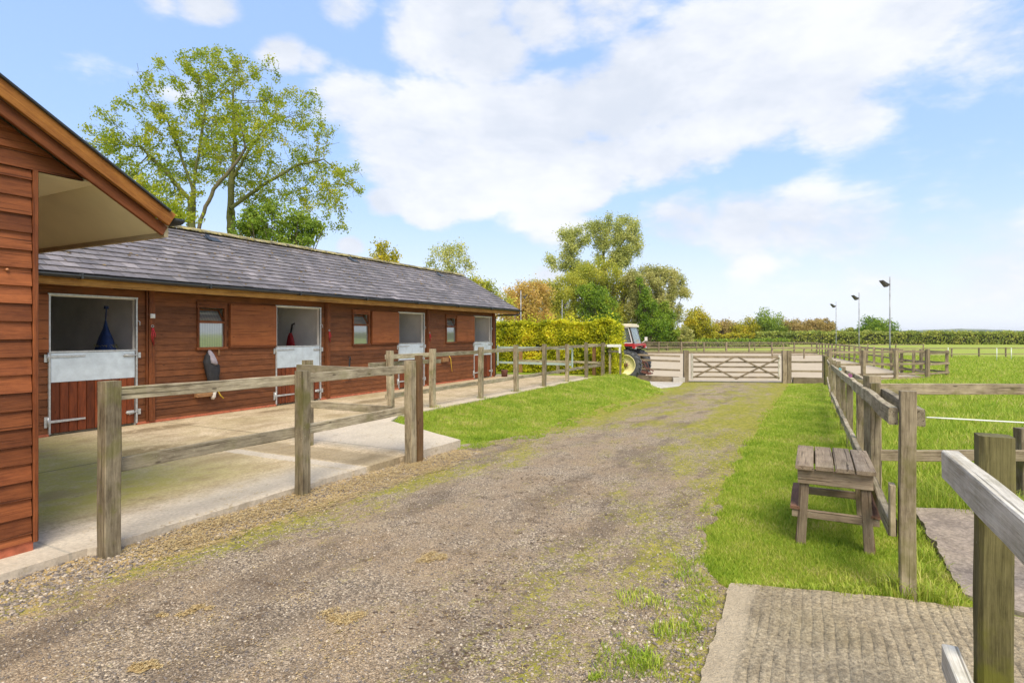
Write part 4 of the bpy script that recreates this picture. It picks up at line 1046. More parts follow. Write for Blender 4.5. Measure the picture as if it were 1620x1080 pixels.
def tap_hose(a, z, lab, lab2, ln):
    m = MB(); m.box(P(a, WB+.06, z), (.30, .09, .13), Ud, ch=.006)
    tag(m.build('wooden_tap_box', M['orange_post'], None, P(a, WB+.02, z)), lab, 'tap box', 'wooden tap boxes on the stable front')
    m = MB(); m.tube([P(a+.22, WB+.06, z+.12), P(a+.26, WB+.10, z+.02), P(a+.31, WB+.09, z-ln*.5), P(a+.40, WB+.06, z-ln)], .011, 8)
    tag(m.build('yellow_hose', M['yellowhose'], None, P(a+.2, WB+.06, z)), lab2, 'hose', 'yellow hoses on the stable front')
tap_hose(6.72, .42, 'pale wooden tap box low on the wall under the first window', 'short yellow hose hanging below the black rug bundle', .13)
tap_hose(14.5, .72, 'pale wooden tap box on the wall under the third window', 'curved yellow hose dangling behind the far yard fence', .38)
# coil hook on wall of second bay
m = MB(); m.tube([P(10.45, WB+.03, .95), P(10.45, WB+.09, .95), P(10.45, WB+.1, .88)], .012, 6); m.tube([P(10.45, WB+.08, .92), P(10.42, WB+.09, .7), P(10.47, WB+.08, .5), P(10.44, WB+.07, .42)], .02, 8)
tag(m.build('bridle_strap', M['black'], None, P(10.45, WB+.05, .9)), 'dark leather strap hanging from a hook between second and third doors', 'strap')
m = MB(); m.lathe(P(17.75, -9.55, 0), Zd, [(0, .08), (.0, .10), (.22, .12), (.24, .125), (.23, .11)], 16); tag(m.build('feed_bucket', M['rust'], None, P(17.75, -9.55, 0)), 'dark red bucket by the far corner of the stable block', 'bucket')
# ------------------------------------------------------------------ fences
def fence(label, pts, h, pw, rails, mat_post=None, mat_rail=None, side=1, over=(0.06, 0.06), zf=None, name='post_and_rail_fence', group=None, rt=.04, wob=.012, segs=6, post_d=None, tops=None, seg_ch=.006, double=False, span=1, skip=0):
    mat_post = mat_post or M['post']; mat_rail = mat_rail or M['rail']; zf = zf or (lambda x, y: float(zg(x, y)))
    x0, y0 = pts[0]; t = thing(name, (x0, y0, zf(x0, y0)), label, 'fence', group)
    n = len(pts)
    for i, (x, y) in enumerate(pts):
        if i < skip: continue
        q = pts[min(i+1, n-1)]; p = pts[max(i-1, 0)]; d = Vector((q[0]-p[0], q[1]-p[1], 0)).normalized()
        z = zf(x, y); hh = h+random.uniform(-.02, .02)+(tops[i] if tops else 0); m = MB()
        top = Vector((x+random.uniform(-.012, .012), y+random.uniform(-.012, .012), z+hh))
        m.plank((x, y, z-.12), top, pw*random.uniform(.93, 1.05), (post_d or pw), up=d, segs=segs, wob=wob, ch=seg_ch)
        m.build('post', mat_post, t)
    for i in range(0, n-1, span):
        j = min(i+span, n-1)
        p = pts[i]; q = pts[j]; d = Vector((q[0]-p[0], q[1]-p[1], 0)).normalized(); nn = Vector((d.y, -d.x, 0))*side
        e0 = over[0] if i == 0 else -.002; e1 = over[1] if j == n-1 else -.002
        for (zt, hh) in rails:
            o = nn*(pw/2+rt/2+.004)
            a = Vector((p[0], p[1], zf(*p)+zt-hh/2))+o-d*e0; b = Vector((q[0], q[1], zf(*q)+zt-hh/2))+o+d*e1
            a.z += random.uniform(-.008, .008); b.z += random.uniform(-.008, .008)
            m = MB(); m.plank(a, b, rt, hh*random.uniform(.96, 1.04), segs=segs*3, wob=wob*.8, ch=.004); m.build('rail', mat_rail, t)
            if double and zt > .8:
                a2 = a-nn*(pw+rt+.008); b2 = b-nn*(pw+rt+.008); m = MB(); m.plank(a2, b2, rt, hh, segs=segs*2, wob=wob, ch=.004); m.build('rail', mat_rail, t)
    return t
flat = lambda x, y: -.03
# near left fence along the yard kerb, three posts
fence('weathered three post fence along the yard kerb nearest the camera', [XY(2.28, -4.37), XY(4.0, -4.37), XY(5.72, -4.39)], 1.215, .108, [(1.17, .095), (.66, .095)], zf=lambda x, y: -.06, side=-1, over=(-.06, -.005), segs=8, rt=.045, wob=.011)
# brown post doubled against the corner post
m = MB(); p = P(5.85, -4.36, -.1); m.plank(p, p+Zd*1.33, .055, .10, up=Ud, segs=6, wob=.01)
tag(m.build('brown_gate_post', M['brown_post'], None, P(5.85, -4.36, 0)), 'dark brown post doubled against the corner post of nearest fence', 'post')
fence('short two post return fence running from the corner post back to the yard', [XY(5.62, -4.52), XY(5.60, -6.02)], 1.14, .11, [(1.09, .09), (.62, .09)], zf=lambda x, y: 0.0, side=-1, over=(-.02, .10), segs=8, skip=1)
aa = (8.35, 9.70, 11.60, 13.35, 15.1, 16.9, 18.7, 20.5)
fence('long weathered fence between the concrete yard and the grass bank', [XY(a, -6.86+.03*math.sin(a*3)) for a in aa], 1.22, .105, [(1.15, .085), (.42, .085)], zf=flat, side=-1, over=(.05, .05), segs=6, mat_rail=M['rail'])
m = MB(); m.plank(P(7.9, -6.98, .945), P(10.1, -6.98, .93), .04, .085, segs=6, wob=.01)
tag(m.build('loose_rail', M['rail'], None, P(9, -6.98, .9)), 'loose grey slip rail lodged behind the second and third bank fence posts', 'rail')
# posts in front of the beech hedge
fp = thing('post_and_rail_fence', P(20.7, -9, 0), 'short fence of mixed brown and grey posts close in front of the yellow hedge', 'fence')
for b_, mt, h in ((-10.4, 'orange_post', 1.0), (-8.78, 'post', .95), (-7.3, 'orange_post', 1.12)):
    m = MB(); p = P(20.72, b_, -.1); m.plank(p, p+Zd*(h+.1), .11, .11, up=Ud, segs=4, wob=.01); o = m.build('post', M[mt], fp)
    if mt != 'post': o['label'] = 'orange brown post'
m = MB(); m.plank(P(20.65, -10.5, .42), P(20.65, -7.0, .42), .04, .09, segs=6, wob=.012, up=Zd); m.build('rail', M['rail'], fp)
m = MB(); m.plank(P(20.65, -7.6, 1.07), P(20.65, -6.8, 1.07), .04, .09, up=Zd); m.build('rail', M['rail'], fp)
# mint painted metal gate across the end of the yard
mg = thing('metal_gate', P(17.7, -9.6, 0), 'pale green flat metal gate closing the far end of the yard', 'gate')
for z in (.50, 1.02):
    m = MB(); m.plank(P(17.75, -9.75, z), P(17.6, -7.0, z), .02, .075); m.build('bar', M['mint'], mg)
for b_ in (-9.8, -7.0):
    m = MB(); m.plank(P(17.72, b_, .4), P(17.72, b_, 1.1), .04, .05, up=Nd); m.build('stile', M['mint'], mg)
# white boarded end by the hedge
wt = thing('white_topped_stand', P(20.9, -6.3, 0), 'small white topped wooden stand at the right end of the yard fence', 'stand')
m = MB(); m.box(P(20.72, -6.52, 1.06), (.36, .44, .09), Ud); m.build('top', M['white'], wt)
m = MB(); m.box(P(20.56, -6.26, .90), (.04, .05, .22), Ud); m.build('side_board', M['white'], wt)
for b_ in (-6.7, -6.3):
    m = MB(); m.plank(P(20.78, b_, -.1), P(20.78, b_, 1.0), .07, .07, up=Ud); m.build('leg', M['post'], wt)
m = MB(); m.plank(P(20.7, -6.75, .85), P(20.7, -6.25, .85), .03, .08); m.build('rail', M['rail'], wt)

# right hand fence by the bench
ra = (4.10, 6.02, 7.85, 10.0, 12.1, 14.2, 16.2)
fence('weathered fence beside the bench running down to the field gate', [XY(a, .50) for a in ra], 1.16, .083, [(1.12, .10), (.44, .10)], side=-1, over=(-.02, .1), segs=8, rt=.048, double=True, tops=[.05, 0, -.02, -.02, .03, .06, 0], wob=.011)
# repair block on the near post
m = MB(); m.plank(P(4.12, .425, .30), P(4.12, .425, .60), .09, .03, up=Nd); tag(m.build('repair_block', M['post'], None, P(4.12, .43, .4)), 'short wooden block nailed low on the fence post right of the bench', 'block')
fence('weathered fence continuing from the bench fence to the arena corner', [XY(18.2, .52), XY(20.6, .54), XY(23.2, .58), XY(26.0, .62)], 1.2, .12, [(1.12, .09), (.44, .09)], side=-1, segs=4, mat_post=M['post'])
# paddock fence across to the right
pf = [(3.36, 5.36), (4.72, 5.30), (6.3, 5.25), (8.0, 5.2)]
fence('two rail fence crossing the frame behind the bench fence', pf, 1.10, .11, [(1.10, .095), (.50, .095)], side=1, over=(.02, .02), segs=8, mat_rail=M['post'], zf=lambda x, y: -.055, tops=[.05, -.4, .0, 0], rt=.05)
# nearest fence bottom right
nf = thing('post_and_rail_fence', P(2.56, .56, -.03), 'mossy green post with pale rail at the bottom right corner', 'fence')
m = MB(); m.plank(P(2.56, .56, -.15), P(2.57, .565, 1.145), .098, .098, up=Ud, segs=14, wob=.012, ch=.012); m.build('post', M['post_green'], nf)
m = MB(); m.plank(P(2.63, .455, 1.015), P(.5, .455, 1.03), .055, .105, segs=14, wob=.010, ch=.005); m.build('rail', M['rail_pale'], nf)
m = MB(); m.plank(P(2.64, .455, .30), P(.5, .455, .31), .05, .10, segs=10, wob=.008); m.build('rail', M['rail_pale'], nf)
m = MB(); m.plank(P(.6, .56, -.15), P(.6, .56, 1.145), .135, .135, up=Ud, segs=10, wob=.01); m.build('post', M['post_green'], nf)
# low log behind that post
m = MB(); m.tube([Vector((2.86, 3.32, .48)), Vector((3.6, 3.22, .50)), Vector((5.2, 3.0, .50))], .055, 12); tag(m.build('fence_rail_log', M['post'], None, (3, 3.3, .4)), 'dark round rail end low behind the mossy corner post', 'rail')
# white tape
m = MB(); pts = []
for i in range(15):
    f = i/14; p = P(4.3, .62, .99)*(1-f)+Vector((8.6, 4.2, .74))*f; p.z -= .05*math.sin(f*math.pi); pts.append(p)
m.tube(pts, .0045, 6); tag(m.build('electric_fence_tape', M['tape'], None, P(4.3, .62, .99)), 'thin white electric fence tape sagging right across the paddock', 'fence tape')
def tie(a, col, lab):
    m = MB(); c = P(a, .42, float(zg(*XY(a, .42)))+1.13)
    m.tube([c+Vector((.018*math.cos(q), .01*math.sin(q), .02+.018*math.sin(q))) for q in np.linspace(0, 6.28, 12)], .006, 6, cap=False); m.tube([c-Zd*.07, c+Zd*.0, c+Zd*.02], .006, 6)
    tag(m.build('twine_loop', col, None, c), lab, 'twine loop', 'twine loops tied on the bench fence')
tie(8.3, plain('purple_twine', (.25, .05, .2), .7), 'purple and black twine loop on the top rail behind the bench')
tie(11.2, plain('blue_twine', (.15, .4, .45), .7), 'pale blue twine loop on the top rail farthest down the fence')

# ------------------------------------------------------------------ bench
bn = thing('bench', P(5.2, .15, -.08), 'small weathered four plank bench with side steps on the grass verge', 'bench')
bz = float(zg(*XY(5.2, .15))); a0, a1, b0, b1 = 4.76, 5.63, -.115, .405; T = .53
w = (b1-b0)/4
for i in range(4):
    b_ = b0+w*(i+.5); m = MB(); m.plank(P(a0+random.uniform(-.01, .01), b_, T-.014), P(a1+random.uniform(-.01, .01), b_, T-.014+random.uniform(-.003, .003)), w-.010, .028, segs=6, wob=.004); m.build('seat_plank', M['bench'], bn)
for a in (a0+.05, a1-.05):
    m = MB(); m.plank(P(a, b0+.02, T-.085), P(a, b1-.02, T-.085), .03, .11, segs=4, wob=.004); m.build('apron', M['bench'], bn)
for b_ in (b0+.03, b1-.03):
    m = MB(); m.plank(P(a0+.07, b_, T-.07), P(a1-.07, b_, T-.07), .025, .08); m.build('apron', M['bench'], bn)
for a in (a0+.075, a1-.075):
    for s, b_ in ((-1, b0+.07), (1, b1-.07)):
        m = MB(); m.plank(P(a, b_, T-.03), P(a, b_+s*.03, bz-.02), .065, .04, up=Ud, segs=4, wob=.004); m.build('leg', M['bench'], bn)
        m = MB(); m.plank(P(a+.035, b_-s*.01, T-.06), P(a+.035, b_+s*.05, bz-.02), .05, .03, up=Ud); m.build('brace_leg', M['bench_red'], bn)
    m = MB(); m.plank(P(a, b0-.02, .16), P(a, b1+.02, .16), .03, .06); m.build('stretcher', M['bench'], bn)
for s, b_ in ((-1, b0+.0), (1, b1-.0)):
    m = MB(); m.plank(P(a0+.05, b_, .20), P(a1-.02, b_, .19), .065, .022, segs=4, wob=.004); m.build('step', M['bench_red'], bn)

# ------------------------------------------------------------------ field gate
gl = Vector((gate_l[0], gate_l[1], 0)); gr = Vector((gate_r[0], gate_r[1], 0)); gd = (gr-gl).normalized(); gzb = float(zg(gl.x, gl.y)); gh = lambda z: gzb+z
def gp(f, z, off=0.0):  # point on the gate line
    p = gl+(gr-gl)*f; return Vector((p.x, p.y, gzb+z))+Vector((gd.y, -gd.x, 0))*off
for f, w, lab in ((0.0, .21, 'thick grey left post of the field gate'), (.985, .17, 'thick grey right post of the field gate'), (1.03, .17, 'second grey post doubled right of the field gate')):
    m = MB(); m.plank(gp(f, -.15), gp(f, 1.42), w, w, up=gd, segs=6, wob=.012); tag(m.build('gate_post', M['post_far'], None, gp(f, 0)), lab, 'gate post', 'posts of the wooden field gate')
fg = thing('field_gate', gp(.5, 0), 'silvery wooden five bar gate with crossed braces across the track', 'gate')
W0, W1 = .075, .935
for z in (1.13, .90, .69, .46, .24):
    m = MB(); m.plank(gp(W0, z), gp(W1, z), .035, .075 if z < 1 else .10, segs=5, wob=.006); m.build('bar', M['post_far'], fg)
for f, w in ((W0-.012, .10), (W1+.0, .08)):
    m = MB(); m.plank(gp(f, .14, .0), gp(f, 1.28 if f < .5 else 1.22, .0), w, .06, up=Vector((gd.y, -gd.x, 0)), segs=3, wob=.004); m.build('stile', M['rail_pale'], fg)
mid = (W0+W1)/2
for (f0, z0, f1, z1) in ((W0, 1.10, mid, .17), (W0, .22, mid-.02, 1.12), (W1, 1.10, mid, .17), (W1, .22, mid+.02, 1.12)):
    m = MB(); m.plank(gp(f0, z0, .04), gp(f1, z1, .04), .025, .07, up=Zd); m.build('brace', M['post_far'], fg)
# flanking panels with sleepers
def gpx(d, z, side):  # metres beyond the gate posts
    b_ = (gl if side < 0 else gr)+gd*(d*side); return Vector((b_.x, b_.y, float(zg(b_.x, b_.y))+z))
def panel(side, length, lab, npost):
    t = thing('arena_fence_panel', gpx(0, 0, side), lab, 'fence')
    for k in range(npost):
        d = length*(k+1)/npost; m = MB(); m.plank(gpx(d, -.1, side), gpx(d, 1.25, side), .12, .12, up=gd, segs=3, wob=.01); m.build('post', M['post_far'], t)
    for z in (.93, .53, 1.15):
        if z > 1 and side > 0: continue
        m = MB(); m.plank(gpx(.25, z, side), gpx(length, z, side), .04, .08, segs=5, wob=.012); m.build('rail', M['post_far'], t)
    m = MB(); m.plank(gpx(.3, .11, side), gpx(length, .11, side), .12, .30 if side > 0 else .26, segs=5, wob=.012); m.build('sleeper', M['post_far'], t)
panel(-1, 9.0, 'rails and sleeper boards between the tractor and the gate', 3)
panel(1, 1.6, 'short rails and sleeper board right of the gate', 1)
m = MB(); p = Vector((13.05, 23.9, float(zg(13.05, 23.9)))); m.plank(p-Zd*.1, p+Zd*1.22, .16, .16, up=gd, segs=4, wob=.012); tag(m.build('fence_post', M['post_green'], None, p), 'greenish yellow fence post right of the field gate', 'post')
m = MB(); q = gpx(-.35, .15, 1); m.box(gpx(.35, .12, -1)+Vector((0, -.15, 0)), (.5, .2, .2), gd); tag(m.build('concrete_block', M['patch'], None, gpx(.35, 0, -1)), 'small concrete block at the foot of the left gate post', 'block')
m = MB(); m.tube([gpx(.18, 1.0, 1), gpx(.15, .5, 1)+Vector((.02, -.05, 0)), gpx(.2, .05, 1)+Vector((.04, -.1, 0))], .012, 6); tag(m.build('gate_rope', M['dark'], None, gpx(.18, 0, 1)), 'dark rope hanging from the right gate post', 'rope')

# arena fences
def line(p, q, sp):
    p = np.array(p, float); q = np.array(q, float); n = max(1, round(np.linalg.norm(q-p)/sp)); return [tuple(p+(q-p)*i/n) for i in range(n+1)]
fence('front arena fence between the gate and the right corner', line((14.6, 26.5), (20.2, 28.0), 2.3), 1.42, .15, [(1.36, .11), (.78, .10), (.30, .10), (.1, .18)], mat_post=M['post_far'], mat_rail=M['post_far'], segs=3, rt=.06, side=-1)
fence('long right hand arena fence running away to the far corner', line((20.2, 28.0), (36, 68), 2.4), 1.35, .13, [(1.30, .10), (.80, .10), (.32, .10)], mat_post=M['post_far'], mat_rail=M['post_far'], segs=2, rt=.05)
fence('far arena fence running across behind the sand', line((36, 68), (4, 68), 2.6), 1.40, .14, [(1.38, .11), (.86, .09), (.40, .09)], mat_post=M['post_far'], mat_rail=M['post_far'], segs=2, rt=.05, side=1)
fence('left arena fence running back beside the willow trees', line((4, 68), (-11, 26), 3.0), 1.30, .12, [(1.25, .10), (.75, .09)], mat_post=M['post_far'], mat_rail=M['post_far'], segs=1)
m = MB(); m.plank((4, 67.9, float(zg(4, 68))+.1), (36, 67.9, float(zg(36, 68))+.1), .08, .30, segs=10, wob=.02); tag(m.build('kick_board', M['post_far'], None, (4, 68, -1)), 'long grey kick board at the far edge of the sand', 'board')
fence('small square pen fence at the right corner of the arena', [(20.45, 28.4), (22.2, 29.4), (22.6, 31.8), (21.4, 32.0)], 1.35, .13, [(1.30, .10), (.74, .10), (.28, .10)], mat_post=M['post_far'], mat_rail=M['post_far'], segs=2, rt=.06)
fence('low paddock fence running right from the arena', line((23.5, 52), (62, 60), 3.2), 1.0, .11, [(.98, .09), (.40, .08)], mat_post=M['post_far'], mat_rail=M['post_far'], segs=1)
fence('second paddock fence behind the far arena fence', line((5, 80), (60, 84), 4.2), 1.05, .12, [(.95, .10), (.45, .09)], mat_post=M['post_far'], mat_rail=M['post_far'], segs=1)
for k, (px, py, hh, lab) in enumerate(((1500, 579, 1.5, 'left'), (1577, 580, 1.5, 'middle'), (1600, 579, 1.5, 'right'))):
    x, y = G(px, py-9); z = float(zg(x, y)); m = MB(); m.tube([(x, y, z), (x, y, z+1.1)], .03, 6); m.tube([(x, y, z+1.0), (x, y, z+1.06)], .045, 6)
    tag(m.build('electric_fence_stake', M['tape'], None, (x, y, z)), (lab+'most' if lab != 'middle' else 'middle one')+' of the white plastic stakes by the low paddock fence', 'stake', 'white plastic stakes in the paddock')

# masts with floodlights
def mast(x, y, top, lab, dirx=-1, s=.66):
    z = float(zg(x, y)); t = thing('floodlight_mast', (x, y, z), lab, 'floodlight', 'floodlight masts round the arena')
    m = MB(); m.tube([(x, y, z-.2), (x, y, z+2.4), (x, y, top+.25)], [.075, .06, .045], 10); m.build('pole', M['pole'], t)
    m = MB(); m.tube([(x, y, top-.35), (x+dirx*.32*s, y-.1, top-.35), (x+dirx*.62*s, y-.15, top-.45)], .035, 6); m.build('arm', M['dark'], t)
    c = Vector((x+dirx*.85*s, y-.2, top-.42)); ax = Vector((dirx*.75, -.1, .66)).normalized(); sd = ax.cross(Vector((0, 1, 0))).normalized()
    m = MB(); d = Vector((0, 1, 0))
    A = [c-ax*.42*s-sd*.30*s, c-ax*.30*s+sd*.14*s, c+ax*.78*s+sd*.02*s, c+ax*.70*s-sd*.12*s, c+ax*.1*s-sd*.22*s]
    m.prism([p-d*.22 for p in A], d*.44); m.build('floodlight', M['dark'], t)
    m = MB(); m.prism([c-ax*.42*s-sd*.33*s-d*.2, c-ax*.0-sd*.28*s-d*.2, c-ax*.0-sd*.28*s+d*.2, c-ax*.42*s-sd*.33*s+d*.2], sd*.02); m.build('lens', M['glass'], t)
mast(31.5, 48.0, 6.0, 'nearest floodlight mast right of the arena'); mast(39.6, 65.7, 5.95, 'middle floodlight mast right of the arena'); mast(47.0, 83.5, 5.9, 'farthest floodlight mast right of the arena')
mast(.95, 61.7, 5.9, 'floodlight mast just right of the stable roof end', 1, .5); mast(6.7, 77, 5.8, 'floodlight mast rising behind the yellow hedge', 1, .5)

# ------------------------------------------------------------------ tractor
TA, TB = 24.5, -7.15       # near rear wheel (a across the axle, b to the rear)
tz = -.53
tr = thing('tractor', P(25.3, -8.2, tz), 'old red tractor with cream cab roof parked behind the hedge end', 'tractor')
def wheel(a, b, r, wd, n, face):
    """face=-1: rim disc towards smaller a"""
    c = P(a, b, tz+r); ax = Ud*face
    m = MB(); R = r-.045; h = wd/2
    m.lathe(c, ax, [(h*.86, r*.62), (h*.98, r*.70), (h, r*.82), (h*.86, R*.97), (h*.5, R), (-h*.5, R), (-h*.86, R*.97), (-h, r*.82), (-h*.98, r*.70), (-h*.86, r*.62)], 40, .5)
    x = Nd; y = Zd
    for i in range(n):
        for sgn in (1, -1):
            t0 = 2*math.pi*(i+(.5 if sgn < 0 else 0))/n; pts = []
            rad = lambda t, rr, hh: c+(x*math.cos(t)+y*math.sin(t))*rr+ax*hh
            dt = .17; dw = .055
            V = [rad(t0-dw, R-.02, sgn*.02), rad(t0+dw, R-.02, sgn*.02), rad(t0+dt+dw, R-.05, sgn*h*1.01), rad(t0+dt-dw, R-.05, sgn*h*1.01),
                 rad(t0-dw*.7, r, sgn*.02), rad(t0+dw*.7, r, sgn*.02), rad(t0+dt+dw*.7, r-.02, sgn*h*1.0), rad(t0+dt-dw*.7, r-.02, sgn*h*1.0)]
            m.add(V, [(4, 5, 6, 7), (0, 1, 5, 4), (1, 2, 6, 5), (2, 3, 7, 6), (3, 0, 4, 7)], None, .4)
    wq = m.build('wheel', M['rubber'], tr)
    m = MB(); m.lathe(c, ax, [(h*.8, r*.66), (h*.98, r*.655), (h*.98, r*.62), (h*.75, r*.60), (h*.45, r*.56), (h*.30, r*.50), (h*.18, r*.30), (h*.22, r*.18), (h*.30, r*.15), (h*.32, .001)], 40, .5); m.build('rim', M['rim'], wq)
    m = MB(); m.lathe(c+ax*(h*.30), ax, [(0, .10), (.06, .10), (.08, .05), (.09, .001)], 16, .5)
    for k in range(8): q = c+ax*(h*.22)+(x*math.cos(k*.785)+y*math.sin(k*.785))*.14; m.tube([q, q+ax*.03], .016, 6)
    m.build('hub', M['rust'], wq)
wheel(24.42, TB, .69, .36, 20, -1); wheel(26.0, TB, .69, .36, 20, 1)
wheel(24.6, TB-2.1, .42, .22, 14, -1); wheel(25.8, TB-2.1, .42, .22, 14, 1)
def tbox(m, a0, a1, b0, b1, z0, z1): ibox(m, a0, a1, b0, b1, tz+z0, tz+z1)
m = MB(); tbox(m, 24.95, 25.5, TB-2.6, TB-.8, .62, 1.25); m.build('bonnet', M['tractor_red'], tr)
m = MB(); tbox(m, 24.98, 25.47, TB-.9, TB+.25, .45, .85); m.tube([P(24.5, TB, tz+.69), P(25.95, TB, tz+.69)], .13, 12); m.build('axle', M['dark'], tr)
for s, aw in ((-1, 24.42), (1, 26.0)):
    m = MB(); V = []
    for i in range(9):
        t = math.radians(60+i*9)
        for da in (-.22, .22): V.append(P(aw+da, TB+.80*math.cos(t), tz+.69+.80*math.sin(t)*.98))
    m.add(V, [(2*i, 2*i+1, 2*i+3, 2*i+2) for i in range(8)], None, .5)
    fo = m.build('mudguard', M['dark'], tr); sm = fo.modifiers.new('thick', 'SOLIDIFY'); sm.thickness = .02
m = MB(); tbox(m, 24.25, 26.15, TB-1.1, TB+.42, 1.50, 1.60); m.build('cab_sill', M['tractor_red'], tr)
c0, c1 = 24.68, 25.82
# cab posts: rear pillars slope
rb, rt_ = TB+.28, TB+.08
for a in (c0, c1):
    for (bb0, bb1) in ((rb, rt_), (TB-.55, TB-.50), (TB-1.25, TB-1.15)):
        m = MB(); m.plank(P(a, bb0, tz+1.58), P(a, bb1, tz+2.33), .05, .05, up=Ud); m.build('cab_pillar', M['dark'], tr)
    m = MB(); m.prism([P(a, TB+.24, tz+1.60), P(a, TB-.52, tz+1.60), P(a, TB-.48, tz+2.32), P(a, TB+.05, tz+2.32)], Ud*.01); m.build('side_window', M['glass'], tr)
    m = MB()
    f = [(TB+.20, 1.63), (TB-.48, 1.63), (TB-.45, 2.29), (TB+.03, 2.29)]
    for i in range(4):
        p, q = f[i], f[(i+1) % 4]; m.plank(P(a-.02, p[0], tz+p[1]), P(a-.02, q[0], tz+q[1]), .03, .045, up=Ud)
    m.build('window_frame', M['white'], tr)
m = MB(); m.prism([P(c0+.03, rb, tz+1.60), P(c1-.03, rb, tz+1.60), P(c1-.03, rt_, tz+2.32), P(c0+.03, rt_, tz+2.32)], Nd*.01); m.build('rear_window', M['glass'], tr)
m = MB(); m.prism([P(c0-.08, TB+.16, tz+2.33), P(c1+.08, TB+.16, tz+2.33), P(c1+.08, TB-1.35, tz+2.33), P(c0-.08, TB-1.35, tz+2.33)], Zd*.10)
m.prism([P(c0-.02, TB+.10, tz+2.43), P(c1+.02, TB+.10, tz+2.43), P(c1+.02, TB-1.28, tz+2.43), P(c0-.02, TB-1.28, tz+2.43)], Zd*.045); m.build('cab_roof', M['cabroof'], tr)
m = MB(); tbox(m, 25.0, 25.45, TB-.5, TB-.1, 1.2, 1.75); tbox(m, 25.0, 25.45, TB-.12, TB-.02, 1.5, 2.0); m.build('seat', M['black'], tr)
for a in (24.3, 26.0):
    m = MB(); m.box(P(a, TB+.40, tz+1.46), (.20, .12, .10), Ud); m.build('tail_lamp', M['redrope'], tr)
    m = MB(); m.tube([P(a, TB+.3, tz+1.40), P(a, TB+.48, tz+1.42)], .05, 10); m.build('work_lamp', M['galv2'], tr)
m = MB(); m.tube([P(c1+.1, TB+.3, tz+1.62), P(c1+.25, TB+.42, tz+1.75)], .01, 6); m.box(P(c1+.27, TB+.44, tz+1.80), (.03, .12, .18), Ud); m.build('mirror', M['white'], tr)
m = MB()
for a in (24.98, 25.45):
    m.tube([P(a, TB+.1, tz+.45), P(a, TB+.85, tz+.28)], .03, 8); m.tube([P(a, TB+.15, tz+.95), P(a, TB+.65, tz+.75), P(a, TB+.8, tz+.3)], .022, 8)
m.tube([P(25.2, TB+.2, tz+.75), P(25.2, TB+1.0, tz+.4)], .025, 8); m.tube([P(24.8, TB+.85, tz+.28), P(25.6, TB+.85, tz+.28)], .035, 8)
m.build('linkage', M['rust'], tr)
# ------------------------------------------------------------------ vegetation
def leaf_quads(C, size, rg, wind=(0, 0, 0), aspect=.55, droop=0.0):
    n = len(C)
    d = rg.normal(size=(n, 3)); d += np.array(wind); d[:, 2] -= droop; d /= np.linalg.norm(d, axis=1)[:, None]
    e = rg.normal(size=(n, 3)); s = np.cross(d, e); s /= np.linalg.norm(s, axis=1)[:, None]
    L = (size*rg.uniform(.6, 1.3, n))[:, None] if np.isscalar(size) else (size*rg.uniform(.6, 1.3, n))[:, None]
    W = L*aspect*.5
    nrm = np.cross(d, s)
    V = np.stack([C-d*L*.5, C+s*W+nrm*L*.06, C+d*L*.5, C-s*W+nrm*L*.06], 1)
    b = np.arange(n)*4
    return V.reshape(-1, 3), np.stack([b, b+1, b+2, b+3], 1)
def build_tubes(nodes, par, rad, n=6, minr=0.0):
    nodes = np.array(nodes); par = np.array(par); rad = np.array(rad)
    idx = np.where((par >= 0) & (rad >= minr))[0]; A = nodes[par[idx]]; B = nodes[idx]
    rA = np.minimum(rad[par[idx]], rad[idx]*1.5); rB = rad[idx]
    d = B-A; L = np.linalg.norm(d, axis=1, keepdims=True); d = d/np.maximum(L, 1e-6)
    B = B+d*rB[:, None]*.3
    ref = np.where(np.abs(d[:, 2:3]) > .9, np.array([[1., 0, 0]]), np.array([[0, 0, 1.]]))
    x = np.cross(d, ref); x /= np.linalg.norm(x, axis=1)[:, None]; y = np.cross(x, d)
    t = np.arange(n)*2*np.pi/n; c = np.cos(t)[None, :, None]; s = np.sin(t)[None, :, None]
    ring = x[:, None]*c+y[:, None]*s
    V = np.concatenate([A[:, None]+ring*rA[:, None, None], B[:, None]+ring*rB[:, None, None]], 1)
    base = (np.arange(len(idx))*2*n)[:, None]; j = np.arange(n); k = (j+1) % n
    Fc = np.stack([base+j, base+k, base+n+k, base+n+j], -1).reshape(-1, 4)
    return V.reshape(-1, 3), Fc
